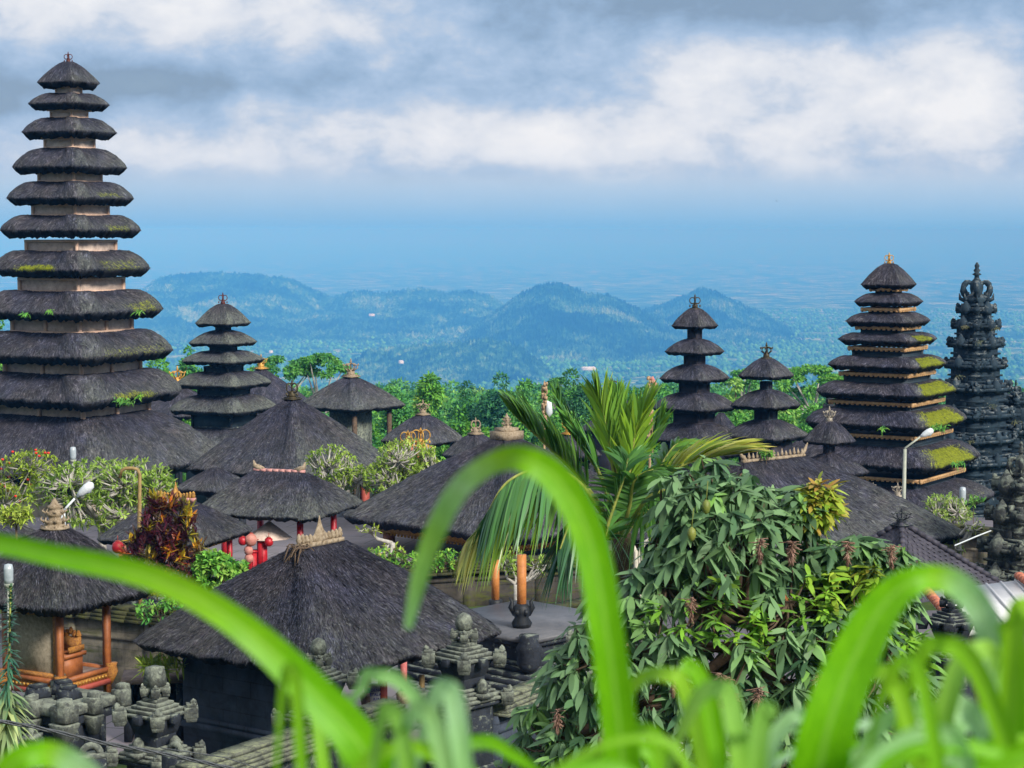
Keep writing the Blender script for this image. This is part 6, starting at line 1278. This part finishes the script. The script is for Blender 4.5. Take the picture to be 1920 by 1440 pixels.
# spiky lily at the left edge
d = 27; p = P(14, 1440, d); g = gz(d); r = thing('spiky_lily', 'tall blue green spiky lily stalk with pale lower leaves at the left edge', 'plant', (p.x, d, g)); O = Vector((p.x, d, g)); rl = np.random.default_rng(81); lb = LB()
base, top = P(12, 1440, d) - O, P(20, 1100, d) - O; n_ = 420; s = rl.uniform(.05, 1, n_) ** .8; an = rl.uniform(0, 6.28, n_); B_ = np.array([base.lerp(top, q) for q in s]); el = np.radians(-30 + 95 * s ** 2 + rl.normal(0, 10, n_))
D = np.column_stack([np.cos(an) * np.cos(el), np.sin(an) * np.cos(el), np.sin(el)]); L = np.interp(s, [0, .35, .5, 1], [.45, .40, .22, .10]) * rl.uniform(.8, 1.2, n_)
lb.add(*ribbons(B_, D, np.tile([0, 0, 1.], (n_, 1)), L, np.where(s < .42, .06, .035), .45, (.5, 1, .8, .05), np.clip(np.interp(s, [0, .4, .5, .85, 1], [.95, .85, .25, .2, .6]) + rl.normal(0, .1, n_), 0, 1))); lb.build('leaves', L_LILY, r)
b = MB(); b.tube([(0, 0, 0), base, top], [.03, .02, .012], 6); b.build('stalk', L_PALMSTEM, r)
# ------------------------------------------------------------------ grass right before the camera
def blade(pts, tones, name='grass_blade', label=None, group=None, fold=.16, twist=0.0):
    """pts: (px, py, d, full width px)"""
    Q = [(P(x, y, d), M(w_, d)) for x, y, d, w_ in pts]; C = []; W = []; T = []
    for i in range(len(Q) - 1):
        p0 = Q[max(i - 1, 0)][0]; p1 = Q[i][0]; p2 = Q[i + 1][0]; p3 = Q[min(i + 2, len(Q) - 1)][0]
        for k in range(9):
            t = k / 9; C.append(.5 * ((2 * p1) + (p2 - p0) * t + (2 * p0 - 5 * p1 + 4 * p2 - p3) * t * t + (3 * p1 - p0 - 3 * p2 + p3) * t ** 3)); W.append(Q[i][1] * (1 - t) + Q[i + 1][1] * t); T.append(tones[i] * (1 - t) + tones[i + 1] * t)
    C.append(Q[-1][0]); W.append(Q[-1][1]); T.append(tones[-1]); V = []; TT = []; AC = []; AL = []; n_ = len(C)
    for i in range(n_):
        t = (C[min(i + 1, n_ - 1)] - C[max(i - 1, 0)]).normalized(); vd = C[i].normalized(); s = t.cross(vd).normalized(); nn = s.cross(t).normalized(); s2 = (s * math.cos(twist) + nn * math.sin(twist))
        for j, (f, h) in enumerate(((-.5, 0), (-.25, .6), (0, 1), (.25, .6), (.5, 0))): V.append(C[i] + s2 * W[i] * f + nn * (W[i] * fold * h)); TT.append(T[i]); AC.append(f * 2); AL.append(i / 9)
    q = [(i * 5 + j, i * 5 + j + 1, (i + 1) * 5 + j + 1, (i + 1) * 5 + j) for i in range(n_ - 1) for j in range(4)]
    if label is None: return np.array(V), np.array(q), np.array([TT, AC, AL])
    O = C[0]; me = npmesh(name, np.array(V) - np.array(O), q, attrs={'tone': TT, 'across': AC, 'along': AL}, smooth=True); o = link(name, me, L_GRASS, None, O); tag(o, label, 'grass blade', group); return o
GB = 'large blurred grass blades'
gb = lambda x, d: (x, 0, d)
blade([(800, 2000, 1.25, 60), (760, 1600, 1.22, 95), (690, 1420, 1.2, 86), (580, 1290, 1.2, 72), (440, 1165, 1.2, 56), (290, 1085, 1.22, 48), (120, 1045, 1.25, 42), (-60, 1012, 1.3, 36), (-260, 1010, 1.35, 20)], [.1, .2, .25, .2, .2, .2, .25, .3, .4], label='longest grass blade running diagonally from bottom centre to the left edge', group=GB)
blade([(1190, 2000, 1.3, 90), (1180, 1600, 1.25, 85), (1165, 1400, 1.22, 70), (1140, 1200, 1.2, 66), (1105, 1010, 1.2, 66), (1050, 905, 1.2, 62), (985, 862, 1.2, 50), (925, 868, 1.22, 40), (862, 915, 1.25, 42), (815, 1000, 1.28, 40), (785, 1090, 1.3, 32), (765, 1180, 1.32, 14)], [.1, .15, .2, .2, .2, .2, .25, .55, .85, .6, .65, .8], label='tall arching grass blade with a pale drooping tip, right of the centre', group=GB)
blade([(1490, 2000, 1.2, 90), (1520, 1600, 1.18, 112), (1545, 1400, 1.15, 108), (1595, 1250, 1.15, 96), (1660, 1130, 1.15, 72), (1730, 1085, 1.15, 48), (1800, 1100, 1.17, 52), (1850, 1170, 1.2, 56), (1872, 1290, 1.22, 60), (1880, 1450, 1.25, 60), (1885, 1600, 1.3, 30)], [.1, .2, .25, .25, .25, .3, .75, .9, .9, .85, .9], label='widest grass blade bending over at the right with a pale folded end', group=GB)
blade([(-60, 2000, 1.15, 30), (-40, 1600, 1.12, 50), (10, 1450, 1.1, 50), (70, 1415, 1.1, 50), (130, 1430, 1.12, 52), (190, 1490, 1.15, 50), (230, 1650, 1.2, 30)], [.2, .3, .35, .2, .8, .9, .9], label='small arched grass blade peeping in at the bottom left corner', group=GB)
rg = np.random.default_rng(91); VV = []; QQ = []; TT = []; n0 = 0
def addb(pts, tones, tw=0):
    global n0
    V, q, T = blade(pts, tones, twist=tw); VV.append(V); QQ.append(q + n0); TT.append(T); n0 += len(V)
hand = [  # x0, top x, top y, end x, end y, width, tone
    (560, 545, 1255, 520, 1420, 34, .45), (600, 575, 1300, 640, 1420, 34, .55), (800, 700, 1265, 655, 1330, 40, .75), (760, 730, 1330, 700, 1440, 45, .6), (860, 835, 1290, 790, 1390, 52, .85), (830, 790, 1330, 745, 1440, 50, .8), (700, 890, 1392, 1040, 1480, 40, .2),
    (650, 760, 1400, 900, 1455, 40, .5), (1300, 1250, 1265, 1120, 1420, 44, .5), (1330, 1290, 1250, 1350, 1360, 44, .35), (1380, 1350, 1290, 1260, 1420, 52, .6), (1250, 1210, 1370, 1080, 1440, 44, .4), (1420, 1440, 1330, 1400, 1440, 50, .6), (1440, 1500, 1340, 1440, 1430, 40, .85),
    (1700, 1640, 1260, 1560, 1380, 44, .5), (1740, 1700, 1240, 1640, 1350, 40, .4), (1780, 1840, 1220, 1900, 1350, 60, .6), (1850, 1760, 1210, 1690, 1330, 52, .45), (1900, 1890, 1180, 1930, 1330, 60, .35), (1800, 1720, 1330, 1600, 1430, 60, .75), (1650, 1640, 1400, 1560, 1440, 52, .8), (1740, 1800, 1330, 1860, 1440, 66, .85), (1950, 1900, 1250, 1830, 1400, 60, .3), (1900, 1920, 1140, 1960, 1240, 60, .5)]
for x0, tx, ty, ex, ey, w_, tn in hand:
    d = rg.uniform(.95, 1.35); x0 += (x0 - tx) * 3.0; w_ *= .78; addb([(x0, 2000, d, w_ * .6), (x0 + (tx - x0) * .4, (2000 + ty) / 2 + 60, d, w_ * .9), (tx + (x0 - tx) * .22, ty + 60, d, w_), (tx, ty, d, w_ * .9), ((tx + ex) / 2, ty + 25, d + .03, w_ * .75), (ex, ey, d + .08, w_ * .4), (ex + (ex - tx) * .2, ey + 90, d + .1, 4)], [tn * .6, tn * .7, tn, tn, tn, tn * 1.0, tn], rg.uniform(-.5, .5))
for k in range(30):
    u = rg.random(); x0 = rg.uniform(1250, 1980) if u < .93 else rg.uniform(500, 1150); yt = np.interp(x0, [500, 700, 900, 1050, 1200, 1400, 1550, 1700, 1800, 1980], [1420, 1410, 1420, 1440, 1400, 1390, 1380, 1330, 1290, 1240]) + rg.uniform(-10, 150); d = rg.uniform(.9, 1.7); w_ = rg.uniform(20, 52) * 1.2 / d; dx = rg.choice([-1, 1]) * rg.uniform(120, 330); w_ *= .8; tn = rg.choice([.15, .3, .45, .6, .8, .9])
    addb([(x0, 2050, d, w_), (x0 + dx * .1, 1750, d, w_), (x0 + dx * .35, yt + 60, d, w_), (x0 + dx * .7, yt, d, w_ * .8), (x0 + dx * 1.3, yt + 50, d, w_ * .6), (x0 + dx * 1.9, yt + 190, d, 5)], [tn] * 6, rg.uniform(-.8, .8))
me = npmesh('foreground_grass', np.concatenate(VV), np.concatenate(QQ), attrs=dict(zip(('tone', 'across', 'along'), np.concatenate(TT, axis=1))), smooth=True); o = link('foreground_grass', me, L_GRASS); o['kind'] = 'stuff'; o['label'] = 'blurred thicket of grass right before the viewer'
